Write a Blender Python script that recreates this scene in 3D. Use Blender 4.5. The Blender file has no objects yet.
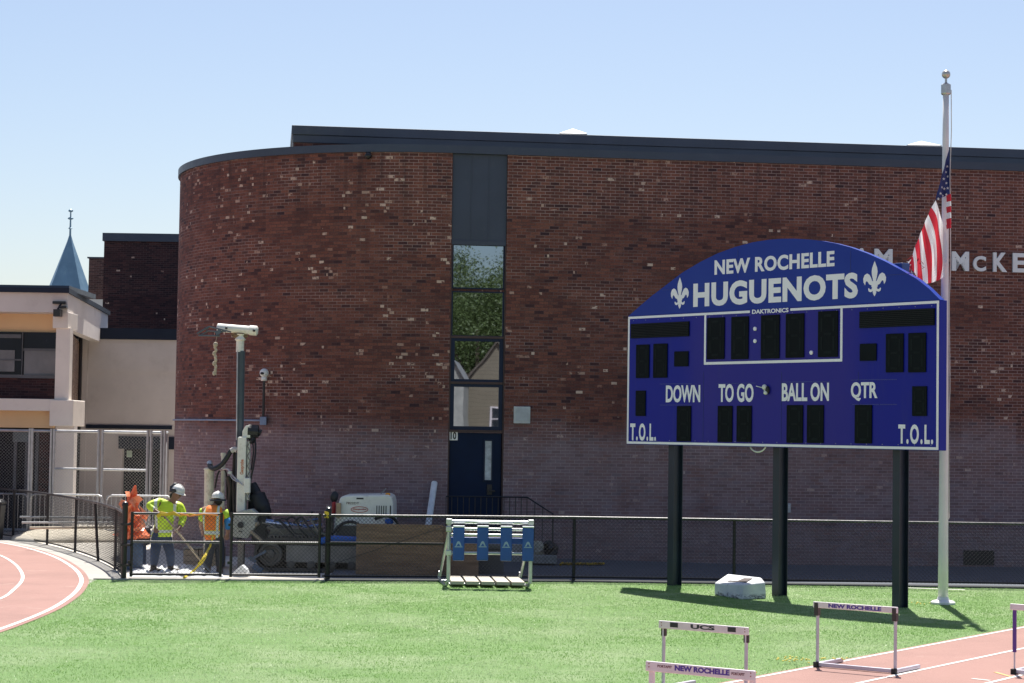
import bpy, math, random
import numpy as np
from mathutils import Vector, Matrix
random.seed(11)
C = bpy.context.scene.collection
R = math.radians
sc = bpy.context.scene

# ------------------------------------------------------------------ camera
FPX = 70.0 / 36.0 * 1024
CAM = Vector((0, 0, 2.82))
PITCH = math.atan(90.5 / FPX)
ROLL = math.atan(0.0148)
_f = Vector((0, math.cos(PITCH), math.sin(PITCH)))
_r0 = Vector((1, 0, 0))
_u0 = Vector((0, -math.sin(PITCH), math.cos(PITCH)))
_r = _r0 * math.cos(ROLL) + _u0 * math.sin(ROLL)
_u = -_r0 * math.sin(ROLL) + _u0 * math.cos(ROLL)
cd = bpy.data.cameras.new('camera'); cam = bpy.data.objects.new('camera', cd); C.objects.link(cam)
cd.lens = 70; cd.sensor_width = 36; cd.clip_start = .1; cd.clip_end = 5000
m = Matrix((_r, _u, -_f)).transposed().to_4x4(); m.translation = CAM
cam.matrix_world = m
sc.camera = cam

def ray(px, py):
    return _f + _r * ((px - 512) / FPX) + _u * ((341.5 - py) / FPX)
def at(px, py, Y):
    """surveyed point: measured image position at a known depth"""
    d = ray(px, py); return CAM + d * (Y / d.y)
def gnd(px, py, z=0.0):
    d = ray(px, py); return CAM + d * ((z - CAM.z) / d.z)
def on_plane(px, py, P, N):
    d = ray(px, py); return CAM + d * ((P - CAM).dot(N) / d.dot(N))

# ------------------------------------------------------------------ nodes
class NT:
    def __init__(s, name):
        s.m = bpy.data.materials.new(name); s.m.use_nodes = True
        s.t = s.m.node_tree; s.n = s.t.nodes; s.n.clear()
        s.out = s.n.new('ShaderNodeOutputMaterial')
    def link(s, a, b): s.t.links.new(a, b)
    def put(s, sock, v):
        if hasattr(v, 'is_output') or isinstance(v, bpy.types.NodeSocket): s.link(v, sock)
        elif isinstance(v, (tuple, list)) and len(v) == 3 and sock.type == 'RGBA': sock.default_value = (*v, 1)
        else: sock.default_value = v
    def math(s, op, a, b=0.0, c=None):
        n = s.n.new('ShaderNodeMath'); n.operation = op
        s.put(n.inputs[0], a); s.put(n.inputs[1], b)
        if c is not None: s.put(n.inputs[2], c)
        return n.outputs[0]
    def mix(s, fac, a, b, mode='MIX'):
        n = s.n.new('ShaderNodeMix'); n.data_type = 'RGBA'; n.blend_type = mode
        s.put(n.inputs[0], fac); s.put(n.inputs[6], a); s.put(n.inputs[7], b)
        return n.outputs[2]
    def coord(s, kind='Object'):
        n = s.n.new('ShaderNodeTexCoord'); return n.outputs[kind]
    def scale(s, vec, sc3):
        n = s.n.new('ShaderNodeMapping'); s.link(vec, n.inputs[0]); n.inputs['Scale'].default_value = sc3
        return n.outputs[0]
    def noise(s, vec, scale, detail=3, rough=.55, out=0):
        n = s.n.new('ShaderNodeTexNoise'); s.link(vec, n.inputs['Vector'])
        n.inputs['Scale'].default_value = scale; n.inputs['Detail'].default_value = detail
        n.inputs['Roughness'].default_value = rough
        return n.outputs[out]
    def white(s, vec, out=0):
        n = s.n.new('ShaderNodeTexWhiteNoise'); n.noise_dimensions = '2D'; s.link(vec, n.inputs['Vector'])
        return n.outputs[out]
    def sep(s, vec):
        n = s.n.new('ShaderNodeSeparateXYZ'); s.link(vec, n.inputs[0]); return n.outputs
    def comb(s, x, y, z=0.0):
        n = s.n.new('ShaderNodeCombineXYZ'); s.put(n.inputs[0], x); s.put(n.inputs[1], y); s.put(n.inputs[2], z)
        return n.outputs[0]
    def ramp(s, fac, stops, const=False):
        n = s.n.new('ShaderNodeValToRGB'); s.put(n.inputs[0], fac)
        r = n.color_ramp; r.interpolation = 'CONSTANT' if const else 'LINEAR'
        while len(r.elements) < len(stops): r.elements.new(.5)
        for e, (p, c) in zip(r.elements, stops):
            e.position = p; e.color = (*c, 1) if len(c) == 3 else c
        return n.outputs[0]
    def smooth(s, v, a, b):
        n = s.n.new('ShaderNodeMapRange'); n.interpolation_type = 'SMOOTHSTEP'
        s.put(n.inputs[0], v); n.inputs[1].default_value = a; n.inputs[2].default_value = b
        return n.outputs[0]
    def bump(s, h, strength, dist=.01):
        n = s.n.new('ShaderNodeBump'); n.inputs['Strength'].default_value = strength
        n.inputs['Distance'].default_value = dist; s.link(h, n.inputs['Height']); return n.outputs[0]
    def bsdf(s, col, rough=.6, metal=0.0, normal=None, spec=None, coat=0.0):
        n = s.n.new('ShaderNodeBsdfPrincipled')
        s.put(n.inputs['Base Color'], col); s.put(n.inputs['Roughness'], rough); s.put(n.inputs['Metallic'], metal)
        if spec is not None: n.inputs['Specular IOR Level'].default_value = spec
        if coat: n.inputs['Coat Weight'].default_value = coat; n.inputs['Coat Roughness'].default_value = .08
        if normal is not None: s.link(normal, n.inputs['Normal'])
        s.link(n.outputs[0], s.out.inputs[0]); s.b = n
        return n

MATS = {}
def paint(name, col, rough=.55, metal=0.0, var=.18, scale=3.0, bump=0.0, bscale=60, dirt=None, spec=None, coat=0.0):
    """plain coloured surface with uneven tone, roughness variation and optional dirt / grain"""
    if name in MATS: return MATS[name]
    k = NT(name); co = k.coord()
    n1 = k.noise(co, scale, 4, .6)
    v = k.smooth(n1, .25, .75)
    lo = tuple(c * (1 - var) for c in col); hi = tuple(min(1, c * (1 + var)) for c in col)
    c = k.mix(v, lo, hi)
    if dirt:
        dcol, amt, dsc = dirt
        d = k.smooth(k.noise(co, dsc, 6, .7), .62 - amt * .3, .72)
        c = k.mix(k.math('MULTIPLY', d, amt), c, dcol)
    rr = k.math('ADD', rough - .08, k.math('MULTIPLY', k.noise(co, scale * 4, 2), .16))
    nm = k.bump(k.noise(co, bscale, 3), bump, .01) if bump else None
    k.bsdf(c, rr, metal, nm, spec, coat)
    MATS[name] = k.m
    return k.m

# ------------------------------------------------------------------ mesh builder
class MB:
    def __init__(s): s.v = []; s.f = []; s.mi = []; s.uv = None
    def add(s, vs, fs, mi=0):
        b = len(s.v); s.v += [Vector(p) for p in vs]
        for f in fs: s.f.append([b + i for i in f]); s.mi.append(mi)
    def frame(s, c, size, F=None, mi=0):
        """box centred at c, size along the axes of basis F"""
        X, Y, Z = F if F else (Vector((1,0,0)), Vector((0,1,0)), Vector((0,0,1)))
        c = Vector(c); a, b, d = size[0]/2, size[1]/2, size[2]/2
        vs = [c + X*(x*a) + Y*(y*b) + Z*(z*d) for z in (-1,1) for y in (-1,1) for x in (-1,1)]
        s.add(vs, [(0,2,3,1),(4,5,7,6),(0,1,5,4),(2,6,7,3),(0,4,6,2),(1,3,7,5)], mi)
        return s
    def bx(s, x0, x1, y0, y1, z0, z1, mi=0):
        return s.frame(((x0+x1)/2,(y0+y1)/2,(z0+z1)/2), (x1-x0,y1-y0,z1-z0), None, mi)
    def bar(s, p, q, w, h, up=(0,0,1), mi=0):
        p = Vector(p); q = Vector(q); d = (q-p); L = d.length; d.normalize()
        X = d; Y = Vector(up).cross(X)
        if Y.length < 1e-4: Y = Vector((1,0,0)).cross(X)
        Y.normalize(); Z = X.cross(Y)
        return s.frame((p+q)/2, (L, w, h), (X,Y,Z), mi)
    def tube(s, pts, r, n=8, cap=True, mi=0, twist=0.0):
        pts = [Vector(p) for p in pts]; rs = r if isinstance(r, (list,tuple)) else [r]*len(pts)
        vs = []; prev = None
        for i, p in enumerate(pts):
            t = (pts[min(i+1,len(pts)-1)] - pts[max(i-1,0)]).normalized()
            if prev is None:
                a = Vector((0,0,1)) if abs(t.z) < .9 else Vector((1,0,0))
                nx = t.cross(a).normalized()
            else:
                nx = (prev - t*prev.dot(t)).normalized()
            prev = nx; ny = t.cross(nx)
            for k in range(n):
                a = 2*math.pi*k/n + twist
                vs.append(p + nx*(math.cos(a)*rs[i]) + ny*(math.sin(a)*rs[i]))
        fs = []
        for i in range(len(pts)-1):
            for k in range(n):
                fs.append((i*n+k, i*n+(k+1)%n, (i+1)*n+(k+1)%n, (i+1)*n+k))
        if cap: fs.append(tuple(range(n-1,-1,-1))); fs.append(tuple((len(pts)-1)*n+k for k in range(n)))
        s.add(vs, fs, mi); return s
    def prism(s, poly, O, U, V, N, d, mi=0):
        O = Vector(O); n = len(poly)
        vs = [O + U*a + V*b for a, b in poly] + [O + U*a + V*b + N*d for a, b in poly]
        fs = [tuple(range(n-1,-1,-1)), tuple(range(n, 2*n))] + [(i,(i+1)%n,n+(i+1)%n,n+i) for i in range(n)]
        s.add(vs, fs, mi); return s
    def lathe(s, prof, O, n=16, axis=None, sx=1, sy=1, mi=0):
        O = Vector(O)
        if axis: X, Y, Z = axis
        else: X, Y, Z = Vector((1,0,0)), Vector((0,1,0)), Vector((0,0,1))
        vs = []
        for r, z in prof:
            for k in range(n):
                a = 2*math.pi*k/n
                vs.append(O + X*(r*math.cos(a)*sx) + Y*(r*math.sin(a)*sy) + Z*z)
        fs = []
        for i in range(len(prof)-1):
            for k in range(n): fs.append((i*n+k, i*n+(k+1)%n, (i+1)*n+(k+1)%n, (i+1)*n+k))
        fs.append(tuple(range(n-1,-1,-1))); fs.append(tuple((len(prof)-1)*n+k for k in range(n)))
        s.add(vs, fs, mi); return s
    def ball(s, c, rad, n=12, axis=None, mi=0):
        rx, ry, rz = rad if isinstance(rad,(tuple,list)) else (rad,)*3
        prof = [(max(math.sin(math.pi*i/8),.001), -math.cos(math.pi*i/8)*rz) for i in range(9)]
        return s.lathe(prof, c, n, axis, rx, ry, mi)
    def lump(s, c, rad, seed=0, amp=.2, n=16, mi=0, flat=None):
        """irregular rounded heap / stone"""
        rnd = random.Random(seed); ph = [rnd.uniform(0,6.28) for _ in range(6)]
        vs = []; N2 = 9
        for i in range(N2):
            th = math.pi*i/(N2-1)
            for k in range(n):
                a = 2*math.pi*k/n
                w = 1 + amp*(math.sin(2*a+ph[0])*.5+math.sin(3*a+ph[1]+2*th)*.4+math.sin(5*a+ph[2]+3*th)*.3+rnd.uniform(-.35,.35))
                z = math.cos(th)*rad[2]*(1+amp*.3*math.sin(3*th+ph[3]))
                if flat is not None: z = max(z, flat)
                vs.append(Vector(c)+Vector((math.sin(th)*math.cos(a)*rad[0]*w, math.sin(th)*math.sin(a)*rad[1]*w, z)))
        fs = [(i*n+k, i*n+(k+1)%n, (i+1)*n+(k+1)%n, (i+1)*n+k) for i in range(N2-1) for k in range(n)]
        fs = [tuple(reversed(f)) for f in fs]
        s.add(vs, fs, mi); return s
    def build(s, name, mats, parent=None, bevel=0.0, smooth=False, seg=2):
        me = bpy.data.meshes.new(name)
        off = WL[parent] if parent else Vector((0,0,0))
        me.from_pydata([tuple(p - off) for p in s.v], [], s.f)
        if not isinstance(mats, (list,tuple)): mats = [mats]
        for mt in mats: me.materials.append(mt)
        me.polygons.foreach_set('material_index', s.mi)
        if s.uv:
            uvl = me.uv_layers.new(name='UVMap')
            for p in me.polygons:
                for li in p.loop_indices: uvl.data[li].uv = s.uv[me.loops[li].vertex_index]
        if smooth: me.polygons.foreach_set('use_smooth', [True]*len(me.polygons))
        me.validate(); me.update()
        o = bpy.data.objects.new(name, me); C.objects.link(o)
        if parent: o.parent = parent
        WL[o] = off.copy()
        if bevel:
            b = o.modifiers.new('bevel','BEVEL'); b.width = bevel; b.segments = seg; b.limit_method = 'ANGLE'
        if smooth == 'angle': pass
        return o
WL = {}

def tag(o, label=None, cat=None, group=None, kind=None):
    if label: o['label'] = label
    if cat: o['category'] = cat
    if group: o['group'] = group
    if kind: o['kind'] = kind
    return o
def thing(name, label, cat, loc, group=None):
    o = bpy.data.objects.new(name, None); C.objects.link(o); o.location = loc
    o.empty_display_size = .3; WL[o] = Vector(loc)
    return tag(o, label, cat, group)
def kids(o): return [c for c in bpy.data.objects if c.parent == o]
def copy_tree(o, parent=None):
    c = o.copy(); C.objects.link(c); c.parent = parent
    for ch in kids(o): copy_tree(ch, c)
    WL[c] = WL[o].copy()
    return c

def sheet(name, pts, z, mat, label=None, kind='structure'):
    mb = MB(); mb.add([(p[0],p[1],z) for p in pts], [tuple(range(len(pts)))])
    o = mb.build(name, mat)
    # face up
    if o.data.polygons[0].normal.z < 0: o.data.flip_normals()
    o['kind'] = kind
    if label: o['label'] = label
    return o
def catmull(pts, n=10):
    P = [Vector(p) for p in pts]; out = []
    for i in range(len(P)-1):
        p0 = P[max(i-1,0)]; p1 = P[i]; p2 = P[i+1]; p3 = P[min(i+2,len(P)-1)]
        for k in range(n):
            t = k/n
            out.append(.5*((2*p1)+(p2-p0)*t+(2*p0-5*p1+4*p2-p3)*t*t+(3*p1-p0-3*p2+p3)*t**3))
    out.append(P[-1]); return out
def ribbon(name, pts, w, z, mat, kind='structure'):
    pts = [Vector((p[0],p[1],0)) for p in pts]; L = []; Rr = []
    for i, p in enumerate(pts):
        t = (pts[min(i+1,len(pts)-1)]-pts[max(i-1,0)]).normalized(); nn = Vector((-t.y,t.x,0))
        L.append(p+nn*w/2); Rr.append(p-nn*w/2)
    n = len(pts); mb = MB()
    mb.add([(p.x,p.y,z) for p in L]+[(p.x,p.y,z) for p in Rr], [(i,n+i,n+i+1,i+1) for i in range(n-1)])
    o = mb.build(name, mat); o['kind'] = kind
    return o

def text_into(mb, s, box, O, U, V, N, d=.004, bold=.02, mi=0, space=1.0):
    """lettering fitted into box (u0,u1,v0,v1) of the frame O,U,V, raised by d along N"""
    cu = bpy.data.curves.new('lettering','FONT'); cu.body = s; cu.size = 1; cu.offset = bold; cu.resolution_u = 4; cu.space_character = space
    cu.fill_mode = 'FRONT'
    o = bpy.data.objects.new('lettering', cu); C.objects.link(o)
    bpy.context.view_layer.update()
    ev = o.evaluated_get(bpy.context.evaluated_depsgraph_get()); me = ev.to_mesh()
    vs = [v.co.copy() for v in me.vertices]; fs = [tuple(p.vertices) for p in me.polygons]
    ev.to_mesh_clear(); bpy.data.objects.remove(o); bpy.data.curves.remove(cu)
    x0 = min(v.x for v in vs); x1 = max(v.x for v in vs); y0 = min(v.y for v in vs); y1 = max(v.y for v in vs)
    u0,u1,v0,v1 = box; O = Vector(O); out = []
    for v in vs:
        a = u0+(v.x-x0)/(x1-x0)*(u1-u0); b = v0+(v.y-y0)/(y1-y0)*(v1-v0)
        out.append(O+U*a+V*b+N*d)
    # sides: give the letters real thickness
    nv = len(out); back = [p - N*(d*.9) for p in out]
    edges = {}
    for f in fs:
        for i in range(len(f)):
            e = (f[i], f[(i+1)%len(f)])
            edges[e] = True
    side = [(a, b) for (a, b) in edges if (b, a) not in edges]
    flip = (U.cross(V)).dot(N) < 0
    F = [tuple(reversed(f)) if flip else f for f in fs]
    F += [((b, a, nv+a, nv+b) if not flip else (a, b, nv+b, nv+a)) for a, b in side]
    mb.add(out+back, F, mi); return mb

def chainlink(mb, P0, P1, z0, z1, pitch=.072, r=.0021):
    P0 = Vector(P0); P1 = Vector(P1); D = P1-P0; D.z = 0; L = D.length; D.normalize(); H = z1-z0
    nrm = Vector((-D.y, D.x, 0)); k = -int(H/pitch)-1
    while k*pitch < L:
        a0, a1 = k*pitch, k*pitch+H
        b0, b1 = max(a0,0), min(a1,L)
        if b1-b0 > .01:
            for s in (0, 1):
                q0, q1 = (b0-a0, b1-a0) if s == 0 else (H-(b0-a0), H-(b1-a0))
                p = P0+D*b0+nrm*(.005*s); q = P0+D*b1+nrm*(.005*s)
                mb.tube([(p.x,p.y,z0+q0),(q.x,q.y,z0+q1)], r, 3, False)
        k += 1
    return mb
SKY_AIR, SKY_DUST, SKY_OZONE, SKY_STRENGTH = 1.0, 1.1, 1.1, .071
SUN_STRENGTH, EXPOSURE = 4.8, 0.96
# ------------------------------------------------------------------ light
SUN_EL, SUN_AZ = 62.5, 5.5         # azimuth measured from +Y towards +X
w = bpy.data.worlds.new('World'); sc.world = w; w.use_nodes = True
nt = w.node_tree; bg = nt.nodes['Background']
sk = nt.nodes.new('ShaderNodeTexSky'); sk.sky_type = 'NISHITA'; sk.sun_disc = False
sk.sun_elevation = R(SUN_EL); sk.sun_rotation = R(SUN_AZ); sk.altitude = 20
sk.air_density = SKY_AIR; sk.dust_density = SKY_DUST; sk.ozone_density = SKY_OZONE
tn = nt.nodes.new('ShaderNodeMix'); tn.data_type = 'RGBA'; tn.blend_type = 'MULTIPLY'; tn.inputs[0].default_value = 1; tn.inputs[7].default_value = (.985,.95,.965,1)
nt.links.new(sk.outputs[0], tn.inputs[6]); nt.links.new(tn.outputs[2], bg.inputs[0]); bg.inputs[1].default_value = SKY_STRENGTH
sl = bpy.data.lights.new('sun','SUN'); so = bpy.data.objects.new('sun', sl); C.objects.link(so)
sl.energy = SUN_STRENGTH; sl.angle = R(.53); sl.color = (1,.955,.88)
sd = Vector((math.sin(R(SUN_AZ))*math.cos(R(SUN_EL)), math.cos(R(SUN_AZ))*math.cos(R(SUN_EL)), math.sin(R(SUN_EL))))
so.rotation_euler = (-sd).to_track_quat('-Z','Y').to_euler(); so.location = (0,60,80)
vs_ = sc.view_settings; vs_.view_transform = 'Standard'; vs_.look = 'None'; vs_.exposure = EXPOSURE; vs_.gamma = 1
vs_.use_curve_mapping = False

# ------------------------------------------------------------------ brick
def brick_mat(name, stops, mortar, coord='UV', wash=None, pale=.02, mortar_dark=(.05,.03,.03), bl=.203, bh=.0677):
    k = NT(name)
    if coord == 'UV': uv = k.sep(k.coord('UV')); u, v = uv[0], uv[1]
    else: o = k.sep(k.coord('Object')); u, v = k.math('ADD', o[0], o[1]), o[2]
    pv = k.math('DIVIDE', v, bh); row = k.math('FLOOR', pv); fv = k.math('FRACT', pv)
    off = k.math('MULTIPLY', k.math('MODULO', k.math('ADD', row, 400), 2), .5)
    pu = k.math('ADD', k.math('DIVIDE', u, bl), off); col = k.math('FLOOR', pu); fu = k.math('FRACT', pu)
    cid = k.comb(col, row)
    rnd = k.white(cid, 0); rc = k.white(k.comb(k.math('ADD', col, 37.3), row), 0)
    P = k.comb(u, v)
    big = k.noise(P, .45, 3, .6); mid = k.noise(P, 2.2, 4, .6)
    # neighbouring bricks share a firing: shift the draw with a soft field
    draw = k.math('ADD', k.math('MULTIPLY', rnd, .8), k.math('MULTIPLY', mid, .22))
    c = k.ramp(draw, stops)
    c = k.mix(k.smooth(k.noise(P, 30, 3, .7), .35, .75), c, k.mix(.5, c, (.02,.012,.014)))
    # pale replacement / spalled bricks, in drifts
    th = k.math('SUBTRACT', 1.0, k.math('MULTIPLY', k.math('MULTIPLY', k.smooth(k.noise(P, .8, 2, .5), .38, .66), k.math('SUBTRACT', 1.0, k.math('MULTIPLY', k.smooth(u, -1.5, 1.0), .55))), pale*3.2))
    isp = k.math('GREATER_THAN', rc, th)
    pc = k.mix(k.white(k.comb(row, col), 0), (.27,.13,.095), (.66,.50,.40))
    hc = k.white(k.comb(k.math('ADD', col, 11.7), row), 0)
    spot = k.math('MULTIPLY', k.smooth(k.noise(P, 14, 3, .6), .36, .50), k.math('LESS_THAN', k.math('ABSOLUTE', k.math('SUBTRACT', fu, k.math('ADD', .25, k.math('MULTIPLY', hc, .5)))), k.math('ADD', .09, k.math('MULTIPLY', k.white(cid, 0), .32))))
    c = k.mix(k.math('MULTIPLY', isp, spot), c, pc)
    # mortar
    mv = k.math('LESS_THAN', fv, .15); mu = k.math('LESS_THAN', fu, .05)
    mm = k.math('MAXIMUM', mv, mu)
    mvis = k.smooth(k.math('ADD', k.noise(k.comb(k.math('MULTIPLY', u, .35), k.math('MULTIPLY', v, 1.1)), .9, 4, .65), k.math('ADD', k.math('MULTIPLY', k.smooth(u, 7.0, 13.0), .14), k.math('MULTIPLY', k.math('MULTIPLY', k.smooth(v, 7.3, 7.7), k.smooth(u, -3.4, -2.2)), .22))), .40, .70)
    mc = k.mix(mvis, mortar_dark, mortar)
    c = k.mix(mm, c, mc)
    # weather streaks
    st = k.smooth(k.noise(k.comb(k.math('MULTIPLY', u, 2.2), k.math('MULTIPLY', v, .18)), 1.0, 4, .6), .5, .8)
    c = k.mix(k.math('MULTIPLY', st, .35), c, (.055,.03,.03))
    st2 = k.math('MULTIPLY', k.smooth(k.noise(k.comb(k.math('MULTIPLY', u, 4.5), k.math('MULTIPLY', v, .22)), 1.0, 4, .65), .50, .66), k.smooth(v, 6.2, 8.7))
    c = k.mix(k.math('MULTIPLY', st2, .45), c, (.05,.03,.03))
    if wash:
        zt, wc, wf = wash
        edge = k.math('ADD', zt, k.math('MULTIPLY', k.math('SUBTRACT', k.noise(k.comb(k.math('FLOOR', k.math('MULTIPLY', u, .8)), k.math('MULTIPLY', v, .3)), 1.3, 4, .6), .5), 1.6))
        m_ = k.smooth(k.math('SUBTRACT', edge, v), -.30, .55)
        patch = k.smooth(k.noise(P, 1.1, 5, .7), .25, .6)
        m_ = k.math('MULTIPLY', m_, k.math('ADD', wf*.55, k.math('MULTIPLY', patch, wf*.45)))
        wcol = k.mix(k.noise(P, 3.0, 4, .7), tuple(x*.72 for x in wc), tuple(x*1.25 for x in wc))
        wcol = k.mix(k.math('MULTIPLY', mm, .55), k.mix(k.math('MULTIPLY', rnd, .45), wcol, (.12,.072,.075)), (.54,.47,.49))
        c = k.mix(m_, c, wcol)
    h = k.math('SUBTRACT', 1.0, mm)
    h = k.math('ADD', h, k.math('MULTIPLY', k.noise(P, 40, 3), .4))
    k.bsdf(c, .85, 0, k.bump(h, .5, .006), .25)
    return k.m
BR = [(0,(.026,.020,.028)),(.10,(.058,.030,.034)),(.2,(.135,.054,.044)),(.5,(.195,.074,.055)),(.72,(.245,.098,.070)),(.84,(.11,.05,.045)),(1,(.36,.155,.105))]
M_brick = brick_mat('red_brick', BR, (.36,.26,.24), 'UV', (3.0,(.31,.245,.265),.70), .05, (.085,.05,.05))
M_brick2 = brick_mat('dark_brick', [(0,(.02,.012,.016)),(.4,(.05,.022,.024)),(.8,(.075,.03,.03)),(1,(.11,.05,.045))], (.10,.07,.07), 'Object', None, .008, (.04,.025,.03))

# ------------------------------------------------------------------ ground materials
def turf_mat():
    k = NT('artificial_turf'); co = k.coord()
    c = k.mix(k.noise(co, 70, 3, .7), (.11,.24,.055), (.235,.385,.12))
    c = k.mix(k.math('MULTIPLY', k.smooth(k.noise(co, .55, 5, .65), .4, .7), .55), c, (.36,.44,.25))
    k.bsdf(c, .6, 0, k.bump(k.noise(co, 55, 4, .8), .9, .04), .3); return k.m
def blade_mat():
    k = NT('turf_fibre'); g = k.n.new('ShaderNodeNewGeometry')
    co = k.coord()
    rn = k.white(k.scale(co, (41,41,41)), 0)
    c = k.mix(rn, (.11,.25,.048), (.28,.455,.135))
    big = k.smooth(k.math('ADD', k.math('MULTIPLY', k.noise(co, .45, 4, .6), .55), k.math('MULTIPLY', k.noise(k.scale(co,(1,1.6,1)), 3.2, 4, .7), .45)), .43, .57)
    c = k.mix(k.math('MULTIPLY', big, .75), c, (.49,.59,.35))
    k.bsdf(c, .42, 0, None, .4)
    tr = k.n.new('ShaderNodeBsdfTranslucent'); k.put(tr.inputs[0], c)
    mx = k.n.new('ShaderNodeMixShader'); mx.inputs[0].default_value = .4
    k.link(k.b.outputs[0], mx.inputs[1]); k.link(tr.outputs[0], mx.inputs[2]); k.link(mx.outputs[0], k.out.inputs[0])
    return k.m
def grainy(name, a, b, gs, bigs, stain=None, rough=.85, bump=.4):
    k = NT(name); co = k.coord()
    c = k.mix(k.noise(co, gs, 3, .8), a, b)
    c = k.mix(k.math('MULTIPLY', k.smooth(k.noise(co, bigs, 6, .65), .4, .7), .5), c, tuple((x+y)/2*.72 for x,y in zip(a,b)))
    if stain: c = k.mix(k.math('MULTIPLY', k.smooth(k.noise(co, bigs*2.3, 7, .7), .56, .68), .5), c, stain)
    k.bsdf(c, rough, 0, k.bump(k.noise(co, gs, 4, .7), bump, .008), .3); return k.m
M_turf = turf_mat(); M_blade = blade_mat()
M_track = grainy('red_running_track', (.245,.13,.11), (.365,.215,.185), 110, .6, (.37,.245,.21), .8, .8)
M_line = grainy('white_line_paint', (.58,.55,.52), (.80,.78,.75), 60, 2, (.48,.32,.28), .7, .2)
M_conc = grainy('pale_concrete', (.30,.29,.265), (.43,.41,.38), 60, .8, (.22,.21,.19))
M_yard = grainy('dusty_yard', (.48,.45,.40), (.64,.60,.54), 40, .45, (.24,.22,.19))
M_asph = grainy('worn_asphalt', (.075,.085,.105), (.13,.145,.17), 50, .6, (.17,.18,.2))
M_kerb_shade = grainy('shaded_kerb', (.035,.04,.045), (.06,.065,.07), 50, .8)  # kerb concrete with the shade along the fence put into its colour
M_earth = grainy('grey_ground', (.15,.145,.13), (.22,.21,.19), 8, .1)

# ------------------------------------------------------------------ ground sheets
sheet('ground', [(-2500,-2500),(2500,-2500),(2500,2500),(-2500,2500)], 0.0, M_earth)
yard_pts = [gnd(124,580), gnd(330,580.5)]
fence_l = catmull([gnd(*p) for p in [(-70,529),(-30,533),(13,538.5),(47,545),(75,552.6),(98,561),(115,570),(124,580)]], 6)
yard = [(p.x,p.y) for p in fence_l] + [(-3.4,37.05),(-3.4,41.5),(-2.0,60),(-30,75),(-40,75)]
sheet('construction_yard', yard, .008, M_yard)
# turf
back = [(-7.6,36.62),(-3.4,37.05),(1.2,37.74),(16,37.76)]
sheet('turf', [(-14,8),(16,8)] + back[::-1] + [(-14,36.6)], .004, M_turf)
# concrete edge strip under the fence; runs right of the gate coloured as shaded
for bi, (a, b) in enumerate(zip(back[:-1], back[1:])):
    mb = MB()
    p = Vector((*a,0)); q = Vector((*b,0)); d = (q-p).normalized(); n = Vector((-d.y,d.x,0))
    mb.add([p+Vector((0,0,-.2)), q+Vector((0,0,-.2)), q+n*.42+Vector((0,0,-.2)), p+n*.42+Vector((0,0,-.2)),
            p+Vector((0,0,.03)), q+Vector((0,0,.03)), q+n*.42+Vector((0,0,.03)), p+n*.42+Vector((0,0,.03))],
           [(0,1,5,4),(1,2,6,5),(2,3,7,6),(3,0,4,7),(4,5,6,7)])
    mb.build('kerb', M_conc if bi == 0 else M_kerb_shade)['kind'] = 'structure'
# left bend of the running track
l1 = catmull([gnd(*p) for p in [(-60,533.5),(-25,538.6),(0,543),(26,548.3),(54,557.3),(72.6,568),(81,578),(79.6,587),(70,597.5),(47,611.5),(0,630),(-70,652)]], 8)
l2 = catmull([gnd(*p) for p in [(-50,545),(-25,549.5),(0,556),(14,564),(21.5,573),(22,581),(14,590),(0,599.5),(-50,617)]], 8)
def offset(pts, d):
    out = []
    for i, p in enumerate(pts):
        t = (pts[min(i+1,len(pts)-1)]-pts[max(i-1,0)]).normalized(); out.append(p + Vector((-t.y,t.x,0))*d)
    return out
edge = offset(l1, .13)
fl = [Vector(p) for p in fence_l]
# concrete apron between bend and fence
ap = offset(l1, .05)[:58]
sheet('concrete_apron', [(p.x,p.y) for p in ap] + [(-7.55,36.62),(-7.2,36.62)] + [(p.x,p.y) for p in reversed(fl)], .0065, M_conc)
sheet('running_track', [(p.x,p.y) for p in edge] + [(-40,edge[-1].y),(-40,edge[0].y)], .0115, M_track)
ribbon('lane_line', l1, .075, .0155, M_line); ribbon('lane_line', l2, .06, .0155, M_line)
# straight on the right
TD = Vector((.585,.811,0)); TN = Vector((.811,-.585,0)); TP = Vector((5.22,26.52,0))
a = TP - TN*.09 - TD*30; b = TP - TN*.09 + TD*12.6
sheet('running_track', [(a.x,a.y),(b.x,b.y),(40,b.y),(40,a.y)], .0085, M_track)
for i in range(5):
    p = TP + TN*(1.13*i); ribbon('lane_line', [p-TD*30, p+TD*12], .055 , .0125, M_line)
ribbon('lane_mark', [gnd(995,673), gnd(1012,678)], .05, .0129, paint('orange_mark',(.65,.35,.12)))
ribbon('lane_mark', [gnd(972,679.5), gnd(990,681.5)], .05, .0129, M_line)
pl = [gnd(907,590), gnd(965,592)]
ribbon('field_line', pl, .09, .042, M_line)

# turf fibres standing on the sheet: uncountable, one object
rng = np.random.default_rng(5)
def blades(n, x0, x1, y0, y1, h0, h1, wd):
    x = rng.uniform(x0,x1,n); y = rng.uniform(y0,y1,n)
    lim = np.interp(x, [b_[0] for b_ in back], [b_[1] for b_ in back])
    keep = y < lim - .01
    s_ = (x-TP.x)*TN.x + (y-TP.y)*TN.y
    keep &= s_ < -.1
    ex = np.array([p.x for p in edge]); ey = np.array([p.y for p in edge])
    o_ = np.argsort(ey); keep &= x > np.interp(y, ey[o_], ex[o_])
    vis = np.abs(x) < y*.275 + .6; keep &= vis
    return x[keep], y[keep]
X, Y = [], []
for n_, y0, y1 in ((150000,17,27),(230000,27,38)):
    x, y = blades(n_, -9.5, 9.5, y0, y1, 0, 0, 0); X.append(x); Y.append(y)
X = np.concatenate(X); Y = np.concatenate(Y); n = len(X)
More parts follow.
